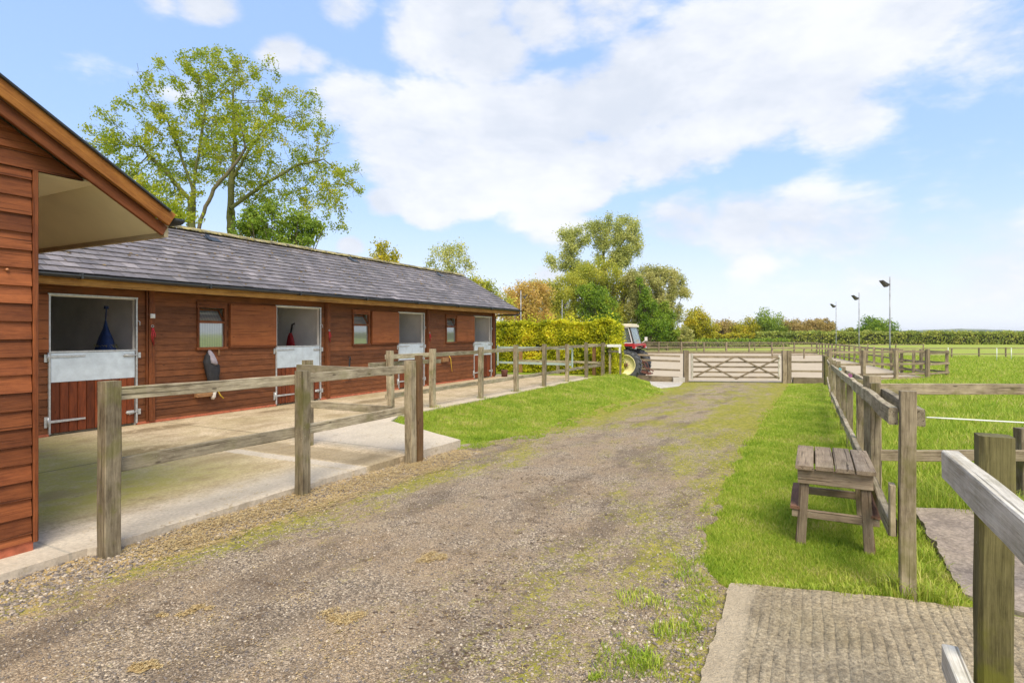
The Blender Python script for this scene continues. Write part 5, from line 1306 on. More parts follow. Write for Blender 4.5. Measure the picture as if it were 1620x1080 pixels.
def grow(trunk, attr, step, infl, kill, iters=90, up=0.05, seed=0, rtip=.008, expo=2.3):
    rg = np.random.default_rng(seed)
    nodes = []; par = []
    for line in trunk:      # list of polylines; first point of the later ones joins nearest node
        prev = -1
        if nodes and line[0] == 'join':
            line = line[1:]; q = np.array(line[0]); prev = int(np.argmin(np.linalg.norm(np.array(nodes)-q, axis=1)))
        for a, b in zip(line[:-1], line[1:]):
            a = np.array(a, float); b = np.array(b, float); k = max(1, int(np.linalg.norm(b-a)/step))
            for i in range(k+(1 if b is line[-1] else 0)):
                p = a+(b-a)*i/k+rg.normal(0, step*.05, 3); nodes.append(p); par.append(prev); prev = len(nodes)-1
    attr = np.array(attr); N = np.array(nodes)
    D = np.linalg.norm(attr[:, None]-N[None], axis=2); near = D.argmin(1); nd = D.min(1); alive = nd > kill
    for it in range(iters):
        act = alive & (nd < infl)
        if not act.any(): break
        vec = attr[act]-np.array(nodes)[near[act]]; vec /= np.linalg.norm(vec, axis=1)[:, None]
        u, inv = np.unique(near[act], return_inverse=True); S = np.zeros((len(u), 3)); np.add.at(S, inv, vec)
        S += rg.normal(0, .18, S.shape)*np.sqrt(np.bincount(inv))[:, None]; S[:, 2] += up
        S /= np.maximum(np.linalg.norm(S, axis=1)[:, None], 1e-6)
        new = np.array(nodes)[u]+S*step; o = len(nodes)
        nodes += list(new); par += list(u)
        D = np.linalg.norm(attr[:, None]-new[None], axis=2); m = D.min(1); am = D.argmin(1)+o
        better = m < nd; nd[better] = m[better]; near[better] = am[better]; alive &= nd > kill
        if len(nodes) > 9000: break
    n = len(nodes); w = np.zeros(n); ch = np.zeros(n, int); par = np.array(par)
    for i in range(n-1, -1, -1):
        if w[i] == 0: w[i] = rtip**expo
        if par[i] >= 0: w[par[i]] += w[i]; ch[par[i]] += 1
    return np.array(nodes), par, w**(1/expo), ch
def ell_points(lobes, n, rg, shell=.0):
    vol = np.array([l[3]*l[4]*l[5] for l in lobes]); pk = rg.choice(len(lobes), n, p=vol/vol.sum())
    d = rg.normal(size=(n, 3)); d /= np.linalg.norm(d, axis=1)[:, None]; r = rg.random(n)**(1/3); r = shell+(1-shell)*r
    L = np.array(lobes); return L[pk, :3]+d*r[:, None]*L[pk, 3:]
def plobes(pl, Y, depth=.9):
    out = []
    for l in pl:
        px, py, rx, ry = l[:4]; dy = l[4] if len(l) > 4 else 0
        x, y, z = at(px, py, Y+dy); out.append((x, y, z, rx*(Y+dy)/F, min(rx, ry*1.3)*(Y+dy)/F*depth, ry*(Y+dy)/F))
    return out
def tree(label, pl, Y, base_px, mat, bark, n_leaf, lsize, seed, name='tree', dens=9, step=None, group=None, trunk=None, sparse=1.0, depth=.9, wind=(0, 0, 0), spread=1.0, leafprob=1.0, shell=.25, clus=None, rtip=.010, aspect=.55, minr=.0, trunk_r=None):
    rg = np.random.default_rng(seed); L = plobes(pl, Y, depth)
    bx = (base_px-810)/F*Y; bz = float(zg(bx, Y)); t = thing(name, (bx, Y, bz), label, 'tree' if name != 'shrub' else 'shrub', group)
    H = max(l[2]+l[5] for l in L)-bz; step = step or H/45
    attr = ell_points(L, int(220*dens), rg, shell)
    if trunk is None:
        cz = min(l[2]-l[5]*.5 for l in L); trunk = [[(bx, Y, bz-.2), (bx+rg.normal(0, H*.01), Y, max(bz+.3, (bz+cz)/2)), (bx+rg.normal(0, H*.02), Y, max(bz+.6, cz))]]
    nodes, par, rad, ch = grow(trunk, attr, step, H*.5, step*1.6, seed=seed, rtip=rtip)
    if trunk_r: rad = rtip+(trunk_r-rtip)*(np.clip(rad-rtip, 0, None)/(rad[0]-rtip))**1.5
    V, Fc = build_tubes(nodes, par, rad, 6, minr)
    np_mesh('trunk', V, Fc, bark, t, smooth=True, attrs={'gc': ('FLOAT_VECTOR', V), 'rnd': ('FLOAT', np.full(len(V), .5))})
    thin = np.where((rad < rtip*3.2) & (np.arange(len(nodes)) > 12))[0]
    thin = thin[nodes[thin][:, 2] > bz+H*.06]
    if sparse < 1:   # keep only some sprays so that the sky shows
        kx = np.array([mnoise.noise(Vector((float(p[0])*1.1/step*.35, float(p[1])*.35/step*1.1, float(p[2])*.35/step*1.1))) for p in nodes[thin]])
        thr = np.quantile(kx, 1-sparse); thin = thin[kx > thr]
    pick = rg.choice(thin, n_leaf); c = clus or step*1.0
    Cc = nodes[pick]+rg.normal(0, c*.55*spread, (n_leaf, 3))
    V, Fc = leaf_quads(Cc, lsize, rg, wind, aspect)
    # leaf colour varies by spray as well as by leaf
    spr = np.random.default_rng(seed+5).random(len(nodes))[pick]; r = np.clip(spr*.6+rg.random(n_leaf)*.4, 0, 1)
    np_mesh('crown', V, Fc, mat, t, attrs={'rnd': ('FLOAT', np.repeat(r, 4))})
    return t
def mound(label, pl, Y, mat, n_leaf, lsize, seed, name='shrub', cat='shrub', group=None, depth=.9, nsub=26, base=None, skirt=True):
    """leafy crown of clumps round a short trunk, for bushes and far trees"""
    rg = np.random.default_rng(seed); L = plobes(pl, Y, depth); bx = sum(l[0] for l in L)/len(L) if base is None else (base-810)/F*Y; bz = float(zg(bx, Y))
    L = [(l[0], l[1], l[2], l[3]*1.2, l[4]*1.2, l[5]*1.14) for l in L]; t = thing(name, (bx, Y, bz), label, cat, group); Vs = []; Fs = []; Rs = []; o = 0
    vol = np.array([(l[3]*l[4]*l[5])**.67 for l in L]); nl = (n_leaf*vol/vol.sum()).astype(int)
    nodes = [np.array((bx, Y, bz-.1)), np.array((bx, Y, bz+.5))]; par = [-1, 0]; rad = [.25, .22]
    for l, k in zip(L, nl):
        c0 = np.array(l[:3]); R = np.array(l[3:]); ns = nsub
        d = rg.normal(size=(ns, 3)); d /= np.linalg.norm(d, axis=1)[:, None]; sub = c0+d*R*rg.uniform(.35, .92, (ns, 1)); sub[:, 2] = np.maximum(sub[:, 2], bz+.2)
        sr = R.mean()*rg.uniform(.22, .42, ns); w = sr**2; pk = rg.choice(ns, k, p=w/w.sum())
        dd = rg.normal(size=(k, 3)); dd /= np.linalg.norm(dd, axis=1)[:, None]
        Cc = sub[pk]+dd*(sr[pk]*np.abs(rg.normal(.8, .28, k)))[:, None]; Cc[:, 2] = np.maximum(Cc[:, 2], bz+.02)
        V, Fc = leaf_quads(Cc, lsize, rg); Vs.append(V); Fs.append(Fc+o); o += len(V)
        Rs.append(np.repeat(np.clip(rg.random(ns)[pk]*.55+rg.random(k)*.45, 0, 1), 4))
        nodes.append(c0*.6+np.array((bx, Y, bz+.5))*.4); par.append(1); rad.append(.12 if Y > 40 else .035); q = len(nodes)-1
        for s in sub[::3]: nodes.append(s); par.append(q); rad.append(.05 if Y > 40 else .015)
    np_mesh('crown', np.concatenate(Vs), np.concatenate(Fs), mat, t, attrs={'rnd': ('FLOAT', np.concatenate(Rs))})
    V, Fc = build_tubes(nodes, par, rad, 5); np_mesh('trunk', V, Fc, M['bark'], t, attrs={'gc': ('FLOAT_VECTOR', V), 'rnd': ('FLOAT', np.full(len(V), .5))})
    return t
LM = {
 'ash': leaf('leaf_sycamore', [(.11, .17, .013), (.20, .27, .018), (.30, .34, .03), (.42, .37, .045)], .48),
 'green': leaf('leaf_green', [(0.058, 0.104, 0.013), (0.117, 0.195, 0.023), (0.195, 0.273, 0.033), (0.286, 0.338, 0.046)]),
 'ivy': leaf('leaf_ivy', [(0.046, 0.098, 0.010), (0.098, 0.182, 0.016), (0.169, 0.260, 0.023), (0.312, 0.364, 0.033)], .3),
 'yellow': leaf('leaf_yellow_green', [(.13, .16, .012), (.26, .27, .02), (.40, .36, .03), (.52, .40, .03)], .4),
 'hedge': leaf('leaf_beech_hedge', [(.05, .09, .008), (.20, .26, .014), (.42, .43, .022), (.62, .56, .035), (.60, .36, .035)], .45),  # darkest tone puts the shaded gaps between leaves into the colour
 'hazel': leaf('leaf_hazel', [(0.189, 0.175, 0.046), (0.342, 0.270, 0.066), (0.481, 0.352, 0.118), (0.456, 0.293, 0.132)], .4),
 'gold': leaf('leaf_gold', [(0.118, 0.166, 0.022), (0.237, 0.281, 0.036), (0.378, 0.383, 0.057), (0.473, 0.408, 0.071)], .4),
 'poplar': leaf('leaf_poplar', [(0.163, 0.202, 0.052), (0.270, 0.314, 0.090), (0.385, 0.414, 0.141), (0.482, 0.493, 0.232)], .4),
 'willow': leaf('leaf_willow', [(0.168, 0.190, 0.056), (0.280, 0.302, 0.101), (0.392, 0.392, 0.157), (0.515, 0.482, 0.246)], .4),
 'far': leaf('leaf_far_hedge', [(0.110, 0.154, 0.033), (0.187, 0.242, 0.050), (0.286, 0.319, 0.066), (0.330, 0.286, 0.088)], .3),
 'brown': leaf('leaf_russet', [(0.149, 0.127, 0.052), (0.253, 0.207, 0.069), (0.345, 0.265, 0.103), (0.253, 0.253, 0.069)], .35),
}
BK, BG = M['bark'], M['bark_green']
# the two tall open trees behind the stable
Yt = 25.0
def tp(px, py, dy=0): return at(px, py, Yt+dy)
zb = float(zg(-13.5, Yt))
tree('tall open tree with thin yellow green leaves, left of the pair behind the stable roof',
     [(240, 262, 80, 58, .5), (262, 150, 55, 60, 0), (322, 122, 50, 52, .5), (185, 235, 50, 42, -.5), (295, 210, 55, 60, 0), (225, 318, 75, 36, .5), (160, 218, 34, 20, 0), (208, 185, 40, 40, 0), (300, 300, 34, 34, 0), (240, 105, 22, 16, 0), (170, 290, 34, 26, 0)], Yt, 303, LM['ash'], BG, 19000, .115, 31, dens=10, step=.24,
     trunk=[[(tp(303, 420)[0], Yt, zb-.2), tp(303, 330), tp(309, 275)], ['join', tp(305, 300), tp(286, 245), tp(262, 185)], ['join', tp(303, 320), tp(262, 272), tp(215, 225)], ['join', tp(309, 275), tp(318, 220), tp(326, 165)]], sparse=.52, depth=1.0, spread=.8, rtip=.0065, trunk_r=.16)
zb2 = float(zg(-12, Yt+1))
tree('tallest open tree with ivied trunk and yellow green leaves behind the stable roof',
     [(345, 105, 52, 34, 1), (385, 150, 62, 58, 1), (375, 240, 62, 62, 1), (450, 225, 64, 60, .5), (440, 300, 60, 48, 0), (500, 285, 50, 50, 1), (540, 300, 40, 30, 0), (470, 180, 48, 46, 1), (345, 80, 14, 14, 1), (420, 105, 28, 24, 1), (518, 215, 34, 24, 1), (505, 350, 40, 30, 0), (560, 275, 22, 18, 1), (545, 350, 20, 24, 0), (455, 165, 30, 20, 1)], Yt+1, 365, LM['ash'], BG, 25000, .115, 32, dens=11, step=.24,
     trunk=[[(tp(365, 420)[0], Yt+1, zb2-.2), tp(365, 345, 1), tp(366, 285, 1), tp(372, 235, 1), tp(368, 140, 1)], ['join', tp(366, 285, 1), tp(395, 235, 1), tp(430, 190, 1)], ['join', tp(365, 330, .5), tp(420, 290, .5), tp(470, 262, 1), tp(520, 250, 1)]], sparse=.54, depth=1.0, spread=.8, rtip=.0065, trunk_r=.18)
tree('slanting side stem tree with leaves only at its top, between the two tall trees', [(345, 235, 34, 40), (395, 210, 34, 44), (360, 175, 28, 30)], Yt-1, 318, LM['ash'], BK, 2600, .115, 38, dens=2.2, step=.24,
     trunk=[[(tp(300, 430)[0], Yt-1, zb), tp(318, 345, -1), tp(338, 300, -1), tp(375, 255, -1), tp(395, 225, -1)]], sparse=.6, rtip=.0065, trunk_r=.075)
mound('dense dark green bush rising over the roof below the tall trees', [(440, 360, 48, 26), (400, 368, 40, 20), (478, 352, 30, 18), (425, 335, 30, 14), (470, 385, 30, 20), (500, 362, 20, 14), (395, 350, 24, 18)], Yt-1.5, LM['green'], 8000, .13, 41, nsub=18)
mound('pale leafy bush close behind the corner of the near wing roof', [(255, 330, 36, 24), (285, 345, 26, 16), (215, 300, 34, 20)], Yt-2, LM['ash'], 2300, .14, 42, nsub=14)
tree('small bright yellow green treetop above the middle of the roof', [(603, 392, 14, 12), (612, 410, 22, 16), (595, 408, 10, 14)], 34, 606, LM['yellow'], BK, 2300, .16, 43, dens=2, step=.3)
tree('thin windblown grey green tree above the far part of the roof', [(700, 402, 26, 20), (728, 395, 18, 18), (715, 430, 34, 18), (680, 415, 14, 10), (740, 425, 14, 12)], 38, 715, LM['poplar'], BK, 3400, .14, 44, dens=3.5, step=.35, sparse=.75, wind=(.5, 0, .3), depth=.7)
tree('dark low tree showing past the far ridge end of the roof', [(765, 455, 22, 16), (785, 472, 18, 14), (748, 442, 14, 8), (805, 478, 16, 14)], 42, 768, LM['gold'], BK, 3400, .17, 45, dens=3, step=.4, depth=.8)
# hazel / field maple belt
G1 = 'autumn trees beyond the hedge'
tree('russet leaning hazel beyond the hedge, leftmost of the tree belt', [(832, 478, 36, 36), (808, 488, 28, 30), (850, 460, 24, 20), (838, 508, 40, 24), (790, 490, 16, 18)], 78, 830, LM['hazel'], BK, 22000, .24, 51, dens=6, step=.75, wind=(.8, 0, .4), depth=.7, rtip=.02)
tree('olive gold tree with feathery top beyond the hedge, second from the left', [(870, 462, 28, 22), (888, 480, 32, 38), (908, 465, 24, 36), (868, 500, 36, 28), (850, 450, 18, 10), (905, 500, 30, 30)], 82, 885, LM['gold'], BK, 26000, .24, 52, dens=6, step=.8, wind=(.6, 0, .4), depth=.7, rtip=.02)
mound('rounded mid green tree in front of the tall poplars', [(938, 480, 26, 22), (930, 462, 18, 14), (945, 505, 28, 22), (962, 500, 18, 26)], 80, LM['ivy'], 15000, .26, 53, 'tree', 'tree')
mound('golden tree mass directly beneath the tall poplars', [(935, 440, 32, 26), (962, 445, 32, 32), (978, 485, 26, 40), (915, 455, 20, 26), (985, 515, 22, 24), (960, 500, 30, 30), (995, 450, 16, 20)], 86, LM['gold'], 32000, .27, 54, 'tree', 'tree', nsub=34)
# tall poplars
Yp = 92
tree('tall poplar leaning left with a long low side branch', [(905, 385, 20, 26), (925, 368, 14, 20), (900, 410, 18, 20), (870, 413, 14, 8), (915, 425, 22, 16), (893, 368, 12, 14)], Yp, 910, LM['poplar'], BK, 11000, .30, 55, dens=6, step=.8, sparse=.75, depth=.8, wind=(.5, 0, .3), rtip=.028, spread=1.0,
     trunk=[[((910-810)/F*Yp, Yp, -1.2), at(908, 470, Yp), at(906, 425, Yp), at(903, 375, Yp)], ['join', at(904, 432, Yp), at(885, 428, Yp), at(866, 414, Yp)]], trunk_r=.45)
tree('tallest poplar with airy grey yellow crown right of its neighbour', [(960, 375, 28, 24), (985, 362, 26, 22), (998, 385, 20, 26), (968, 352, 16, 14), (945, 365, 14, 16), (980, 410, 24, 20), (955, 405, 18, 14), (1010, 365, 10, 14), (1000, 345, 10, 8)], Yp+1, 960, LM['poplar'], BK, 22000, .27, 56, dens=8, step=.8, sparse=.8, depth=.8, wind=(.5, 0, .3), rtip=.028,
     trunk=[[((958-810)/F*(Yp+1), Yp+1, -1.2), at(957, 470, Yp+1), at(955, 420, Yp+1), at(957, 365, Yp+1)], ['join', at(957, 425, Yp+1), at(970, 405, Yp+1), at(990, 375, Yp+1)]], trunk_r=.5)
tree('broad grey green willow at the right end of the tree belt', [(1035, 440, 26, 20), (1060, 436, 20, 14), (1068, 462, 20, 20), (1045, 480, 28, 28), (1065, 498, 16, 26), (1012, 440, 18, 18), (1088, 470, 9, 5), (1020, 470, 22, 30), (1080, 446, 10, 9), (1040, 510, 24, 22), (1068, 525, 12, 16)], 90, 1052, LM['willow'], BK, 36000, .27, 57, dens=8, step=.8, depth=.9, wind=(.4, 0, .2), rtip=.025, spread=.9, sparse=.85)
tree('silvery willow bush between the green and the ivied trees', [(1002, 490, 14, 30), (1008, 465, 12, 20), (996, 520, 14, 22), (1000, 440, 14, 16)], 84, 1002, LM['willow'], BK, 12000, .25, 58, dens=4, step=.7, depth=.9, rtip=.02)
mound('dark green ivied column tree beside the willow', [(1018, 470, 10, 20), (1026, 495, 15, 24), (1036, 515, 18, 26), (1018, 526, 16, 18), (1012, 448, 5, 10), (1044, 530, 12, 14)], 82, LM['ivy'], 18000, .26, 59, 'tree', 'tree')
mound('second dark green ivied tree under the willow', [(1056, 515, 12, 26), (1062, 530, 12, 14), (1050, 490, 8, 16)], 84, LM['green'], 8000, .26, 60, 'tree', 'tree')
mound('pale green bushes at the foot of the willow', [(1076, 528, 12, 14), (1090, 532, 8, 11), (1068, 536, 8, 8)], 88, LM['willow'], 4000, .25, 61)
mound('round yellow green tree standing alone right of the willow', [(1103, 508, 19, 18), (1112, 520, 19, 20), (1096, 525, 14, 20), (1122, 530, 9, 14)], 110, LM['yellow'], 11000, .32, 62, 'tree', 'tree', nsub=40)
mound('brownish thorn bush left of the round yellow tree', [(1090, 515, 8, 14), (1086, 530, 8, 12)], 112, LM['brown'], 3000, .3, 63)
G2 = 'bushes along the far field edge'
for i, (pl, mt, lb, nn) in enumerate([
    ([(1138, 529, 13, 15), (1152, 525, 14, 14), (1128, 534, 10, 10)], 'brown', 'olive brown far bush just right of the round yellow tree', 4500),
    ([(1165, 527, 17, 15), (1184, 526, 17, 16)], 'yellow', 'yellowish far bush left of the domed green tree', 5500),
    ([(1215, 519, 26, 19), (1202, 528, 22, 15), (1230, 528, 20, 15)], 'green', 'domed dark green far tree, largest of the far field edge', 9500),
    ([(1248, 523, 18, 13), (1266, 520, 16, 12), (1258, 530, 26, 11)], 'brown', 'russet far trees left of the first mast', 6500),
    ([(1287, 521, 17, 12), (1303, 518, 14, 11), (1300, 530, 22, 11)], 'brown', 'russet far trees nearest the first mast', 6500),
    ([(1345, 528, 14, 6), (1358, 530, 10, 5)], 'far', 'small pale far trees between the left and middle masts', 2500),
    ([(1387, 521, 19, 15), (1380, 531, 20, 12), (1397, 531, 17, 11)], 'ivy', 'domed green far tree between the middle and nearest masts', 9000)]):
    mound(lb, [(p[0], p[1]-1.5, p[2]*1.15, p[3]*1.12) for p in pl], 148 if i < 6 else 142, LM[mt], int(nn*1.8), .42, 70+i, 'far_tree' if i in (2, 6) else 'far_shrub', 'tree' if i in (2, 6) else 'shrub', nsub=34)
# beech hedge, field hedges
def hedge(label, path, h, w, mat, n, lsize, seed, name='hedge', bump=.12, z0=None, shoots=0):
    rg = np.random.default_rng(seed); path = [np.array(p, float) for p in path]; L = [np.linalg.norm(b-a) for a, b in zip(path[:-1], path[1:])]
    tot = sum(L); x0, y0 = path[0]; t = thing(name, (x0, y0, float(zg(x0, y0))), label, 'hedge')
    s = rg.random(n)*tot; cum = np.cumsum([0]+L); k = np.clip(np.searchsorted(cum, s)-1, 0, len(L)-1)
    A = np.array(path)[k]; B = np.array(path)[k+1]; f = (s-cum[k])/np.array(L)[k]; C = A+(B-A)*f[:, None]; d = (B-A)/np.array(L)[k][:, None]; nm = np.stack([d[:, 1], -d[:, 0]], 1)
    # on the surface of a rounded box: choose face
    u = rg.random(n); side = np.where(u < .45, 1, np.where(u < .62, -1, 0)); hh = np.array([h*(1+bump*mnoise.noise(Vector((float(q)*.9/max(h, 1)*1.4, seed, 0)))+bump*.5*mnoise.noise(Vector((float(q)*4/max(h, 1), seed, 5)))) for q in s])
    off = np.where(side == 0, rg.uniform(-w/2, w/2, n), side*w/2); z = np.where(side == 0, hh, rg.random(n)*hh)
    bul = np.array([mnoise.noise(Vector((float(a)*2.2/max(h, 1)*1.5, float(b)*2.2/max(h, 1)*1.5, seed))) for a, b in zip(s, z)])*bump*h*.9
    off = off+side*bul; z = z+np.where(side == 0, bul*.6, 0)
    off -= side*np.clip((z/hh-.8)*w*.35, 0, 9); dep = np.abs(rg.normal(0, lsize*1.1, n)); off = off-side*dep+rg.normal(0, lsize*.3, n); z = np.where(side == 0, z-dep+rg.normal(0, lsize*.3, n), z)
    if shoots: sh = rg.random(n) < shoots; z = z+np.where(sh & (side == 0), rg.random(n)**3*h*.22, 0)
    P_ = C+nm*off[:, None]; gz = zg(P_[:, 0], P_[:, 1]); P3 = np.column_stack([P_, gz+np.maximum(z, .05)])
    # end caps
    m = max(60, int(n*w/tot*.5))
    for e, (p, q) in enumerate(((path[0], path[1]), (path[-1], path[-2]))):
        dd = (p-q)/np.linalg.norm(p-q); n2 = np.array([dd[1], -dd[0]]); o = rg.uniform(-w/2, w/2, m); zz = rg.random(m)*h
        b = p+dd*rg.normal(0, lsize*.8, (m, 1))+n2*o[:, None]; P3 = np.concatenate([P3, np.column_stack([b, zg(b[:, 0], b[:, 1])+zz])])
    V, Fc = leaf_quads(P3, lsize, rg, aspect=.7); spr = np.array([mnoise.noise(Vector((float(p[0])*1.6/lsize*.1, float(p[1])*1.6/lsize*.1, float(p[2])*1.6/lsize*.1))) for p in P3])
    r = np.clip(.5+spr*.5+rg.normal(0, .2, len(P3)), 0, 1)
    np_mesh('leaves', V, Fc, mat, t, attrs={'rnd': ('FLOAT', np.repeat(r, 4))})
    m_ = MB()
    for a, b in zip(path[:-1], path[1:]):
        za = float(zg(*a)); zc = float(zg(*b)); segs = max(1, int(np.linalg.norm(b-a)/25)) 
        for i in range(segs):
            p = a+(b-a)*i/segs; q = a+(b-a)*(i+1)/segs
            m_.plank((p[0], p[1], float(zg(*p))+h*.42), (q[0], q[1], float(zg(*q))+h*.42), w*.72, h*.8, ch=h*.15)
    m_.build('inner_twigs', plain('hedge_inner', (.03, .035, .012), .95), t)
    return t
hedge('dense yellow green clipped beech hedge between the stable and the tractor', [XY(22.0, -14.0), XY(21.75, -6.75)], 2.10, 1.3, LM['hedge'], 70000, .085, 81, bump=.11, shoots=.08)
hedge('long dark green field hedge across the right horizon', [(60, 140), (110, 135), (200, 128), (330, 118)], 3.0, 3.5, LM['far'], 60000, .42, 82, bump=.16)
hedge('yellowish low field hedge beneath the far russet trees', [(38, 146), (66, 142), (95, 138)], 2.5, 3.0, LM['yellow'], 18000, .38, 83, bump=.2)
hedge('low scrubby hedge at the back of the arena under the willows', [(8, 92), (30, 96), (52, 110)], 1.5, 2.0, LM['green'], 9000, .30, 84, bump=.3)

hm_ = bpy.data.materials.new('haze_air'); hm_.use_nodes = True; hm_.node_tree.nodes.clear()
hv = hm_.node_tree.nodes.new('ShaderNodeVolumePrincipled'); hv.inputs['Density'].default_value = .00010; hv.inputs['Color'].default_value = (.88, .93, 1, 1)
ho = hm_.node_tree.nodes.new('ShaderNodeOutputMaterial'); hm_.node_tree.links.new(hv.outputs[0], ho.inputs['Volume'])
mb = MB(); mb.V = [(x, y, z) for x in (-3100, 4100) for y in (-70, 6100) for z in (-2.6, 45)]; mb.F = [(0, 1, 3, 2), (4, 6, 7, 5), (0, 4, 5, 1), (2, 3, 7, 6), (0, 2, 6, 4), (1, 5, 7, 3)]; mb.G = mb.V; mb.R = [0]*8; mb.S = [False]*6
mb.build('haze', hm_)['kind'] = 'stuff'
# ------------------------------------------------------------------ sky, light, camera
SUN_EL, SUN_AZ = math.radians(54), math.radians(170)     # azimuth clockwise from +Y
w = bpy.data.worlds.new('World'); scene.world = w; w.use_nodes = True; nt = w.node_tree; nt.nodes.clear()
def N(t, **k):
    x = nt.nodes.new(t)
    for a, b in k.items(): setattr(x, a, b)
    return x
def lk(a, b): nt.links.new(a, b)
def mth(op, a, b=0.0, c=None):
    m = N('ShaderNodeMath', operation=op)
    for i, v in enumerate((a, b, c)):
        if v is None: continue
        if isinstance(v, bpy.types.NodeSocket): lk(v, m.inputs[i])
        else: m.inputs[i].default_value = v
    return m.outputs[0]
def mr(v, a, b, c=0.0, d=1.0):
    m = N('ShaderNodeMapRange', interpolation_type='SMOOTHSTEP'); lk(v, m.inputs[0])
    for i, q in zip((1, 2, 3, 4), (a, b, c, d)): m.inputs[i].default_value = q
    return m.outputs[0]
tc = N('ShaderNodeTexCoord'); nrmz = N('ShaderNodeVectorMath', operation='NORMALIZE'); lk(tc.outputs['Generated'], nrmz.inputs[0]); D_ = nrmz.outputs[0]
sky = N('ShaderNodeTexSky', sky_type='NISHITA'); sky.sun_disc = False; sky.sun_elevation = SUN_EL; sky.sun_rotation = SUN_AZ; sky.air_density = 1.0; sky.dust_density = 1.2; sky.ozone_density = 1.6
sepd = N('ShaderNodeSeparateXYZ'); lk(D_, sepd.inputs[0]); zc = sepd.outputs[2]
# clouds: hand placed banks (as directions) broken up by noise
def wn(sc, det, ro, vec, dist=0.0):
    t = N('ShaderNodeTexNoise'); lk(vec, t.inputs['Vector']); t.inputs['Scale'].default_value = sc; t.inputs['Detail'].default_value = det; t.inputs['Roughness'].default_value = ro; t.inputs['Distortion'].default_value = dist; return t.outputs['Fac']
mp = N('ShaderNodeMapping'); lk(D_, mp.inputs[0]); mp.inputs['Scale'].default_value = (1, 1, 2.2)
n_big = wn(3.2, 7, .58, mp.outputs[0], .3); n_fine = wn(11, 6, .62, mp.outputs[0])
banks = [(560, 165, .10, .5), (620, 210, .12, .6), (700, 190, .12, .7), (790, 190, .13, .8), (880, 190, .14, .85), (960, 170, .14, .85), (1040, 130, .15, .9), (1130, 100, .15, .9), (1230, 80, .15, .85), (1330, 60, .14, .8), (1420, 20, .13, .65), (1300, 150, .10, .7), (1330, 190, .08, .6), (1180, 170, .12, .7),
         (640, 270, .10, .6), (720, 250, .12, .8), (830, 260, .12, .8), (940, 250, .12, .7), (1040, 240, .11, .7), (1110, 215, .10, .7), (610, 318, .05, .8), (680, 325, .065, 1.1), (740, 312, .06, 1.1), (850, 318, .05, .9), (915, 300, .07, 1.1), (960, 285, .04, .8),
         (690, 60, .10, .75), (770, 80, .11, .8), (730, 20, .12, .75), (850, 30, .12, .6), (960, 10, .12, .5), (445, 82, .055, .7), (490, 95, .04, .5), (330, 5, .07, .7), (250, -10, .06, .5), (540, 15, .06, .5),
         (1080, 350, .10, .6), (1180, 350, .11, .65), (1260, 350, .10, .6), (1340, 360, .10, .5), (880, 350, .10, .4), (555, 388, .035, .8), (1190, 415, .05, .4), (300, 150, .05, .35), (870, 435, .05, .5), (1560, 60, .12, .3), (1600, 420, .15, .35), (1450, 400, .15, .3)]
acc = None
for (px, py, r, wgt) in banks:
    d = Vector(((px-810)/F, 1, (HOR-py)/F)).normalized()
    q = N('ShaderNodeVectorMath', operation='SUBTRACT'); lk(D_, q.inputs[0]); q.inputs[1].default_value = d
    s_ = N('ShaderNodeVectorMath', operation='MULTIPLY'); lk(q.outputs[0], s_.inputs[0]); s_.inputs[1].default_value = (1, 1, 1.45)
    l = N('ShaderNodeVectorMath', operation='LENGTH'); lk(s_.outputs[0], l.inputs[0])
    v = mr(l.outputs['Value'], r*1.25, r*.1, 0.0, wgt+.08)
    acc = v if acc is None else mth('MAXIMUM', acc, v)
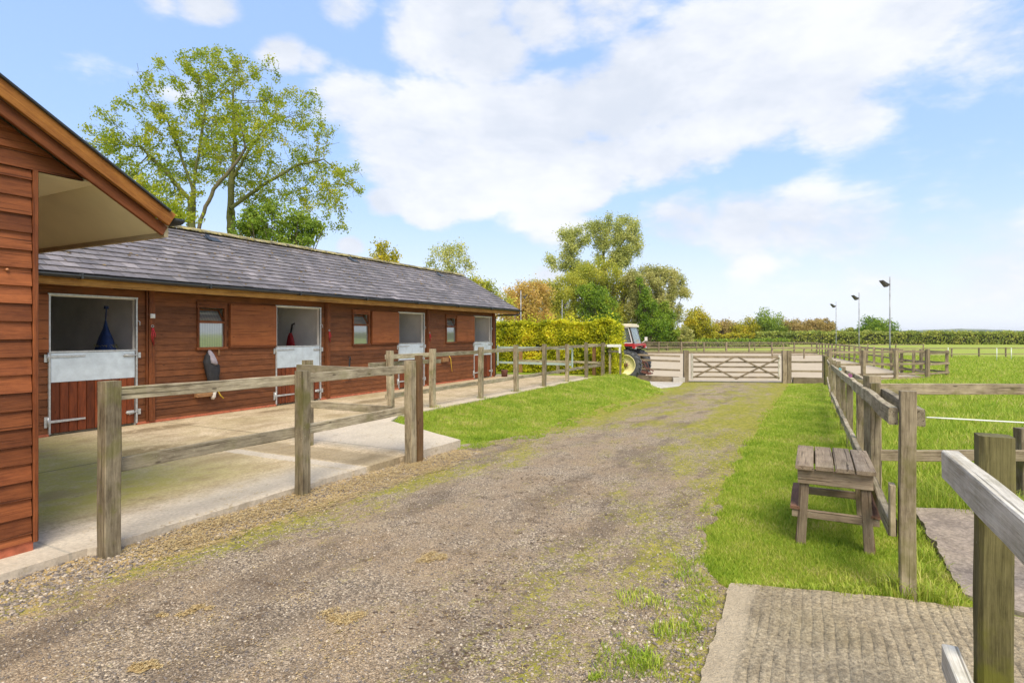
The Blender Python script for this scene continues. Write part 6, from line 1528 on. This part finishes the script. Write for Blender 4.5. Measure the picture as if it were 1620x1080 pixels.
# elsewhere (behind the camera, to the sides) a broken cover as well
away = mr(sepd.outputs[1], .55, .2, 0.0, .45)
cov = mth('MAXIMUM', acc, away)
t1 = mth('ADD', cov, mth('MULTIPLY', mth('SUBTRACT', n_big, .5), 1.7)); t1 = mth('ADD', t1, mth('MULTIPLY', mth('SUBTRACT', n_fine, .5), .75))
mask = mr(t1, .16, .60); 
hz = mr(zc, .30, .0, 0.0, .80)           # thin veil thickening to the horizon
shade = mr(mth('ADD', mth('MULTIPLY', n_big, .7), mth('MULTIPLY', n_fine, .3)), .38, .66)
def rgbmix(f, a, b):
    m = N('ShaderNodeMix', data_type='RGBA'); 
    for i, v in ((0, f), (6, a), (7, b)):
        if isinstance(v, bpy.types.NodeSocket): lk(v, m.inputs[i])
        else: m.inputs[i].default_value = (*v, 1) if isinstance(v, tuple) else v
    return m.outputs[2]
CL = 3.85
cloud = rgbmix(shade, (CL*.70, CL*.745, CL*.83), (CL*.93, CL*.94, CL*.98))
veil = rgbmix(mr(zc, .0, .30), (CL*.93, CL*.96, CL*1.0), (CL*.55, CL*.71, CL*1.02))
gain = N('ShaderNodeMix', data_type='RGBA', blend_type='MULTIPLY'); gain.inputs[0].default_value = 1; lk(sky.outputs[0], gain.inputs[6]); gain.inputs[7].default_value = (1.3, 1.15, 1.05, 1)
s1 = rgbmix(.72, gain.outputs[2], (CL*.36, CL*.56, CL*.98)); s1 = rgbmix(hz, s1, veil); s1 = rgbmix(mth('MULTIPLY', mask, .93), s1, cloud)
bg = N('ShaderNodeBackground'); lk(s1, bg.inputs[0]); bg.inputs[1].default_value = .15
wo = N('ShaderNodeOutputWorld'); lk(bg.outputs[0], wo.inputs[0])

sl_ = bpy.data.lights.new('sun', 'SUN'); sl_.energy = 2.4; sl_.angle = math.radians(32); sl_.color = (1, .90, .72)
so = bpy.data.objects.new('sun', sl_); COL.objects.link(so)
sd = Vector((math.sin(SUN_AZ)*math.cos(SUN_EL), math.cos(SUN_AZ)*math.cos(SUN_EL), math.sin(SUN_EL)))
so.rotation_euler = sd.to_track_quat('Z', 'Y').to_euler(); so.location = (0, -20, 30)

cam = bpy.data.cameras.new('camera'); co = bpy.data.objects.new('camera', cam); COL.objects.link(co); scene.camera = co
co.location = (0, 0, CAM_H); co.rotation_euler = (math.radians(90), 0, 0)
cam.sensor_width = 36; cam.lens = 36*F/1620; cam.shift_y = (528-540)/1620*-1*-1; cam.clip_end = 20000; cam.clip_start = .05
vs = scene.view_settings; vs.view_transform = 'Standard'; vs.look = 'None'; vs.gamma = 1; vs.exposure = 0.95
scene.cycles.max_bounces = 6; scene.cycles.transparent_max_bounces = 8
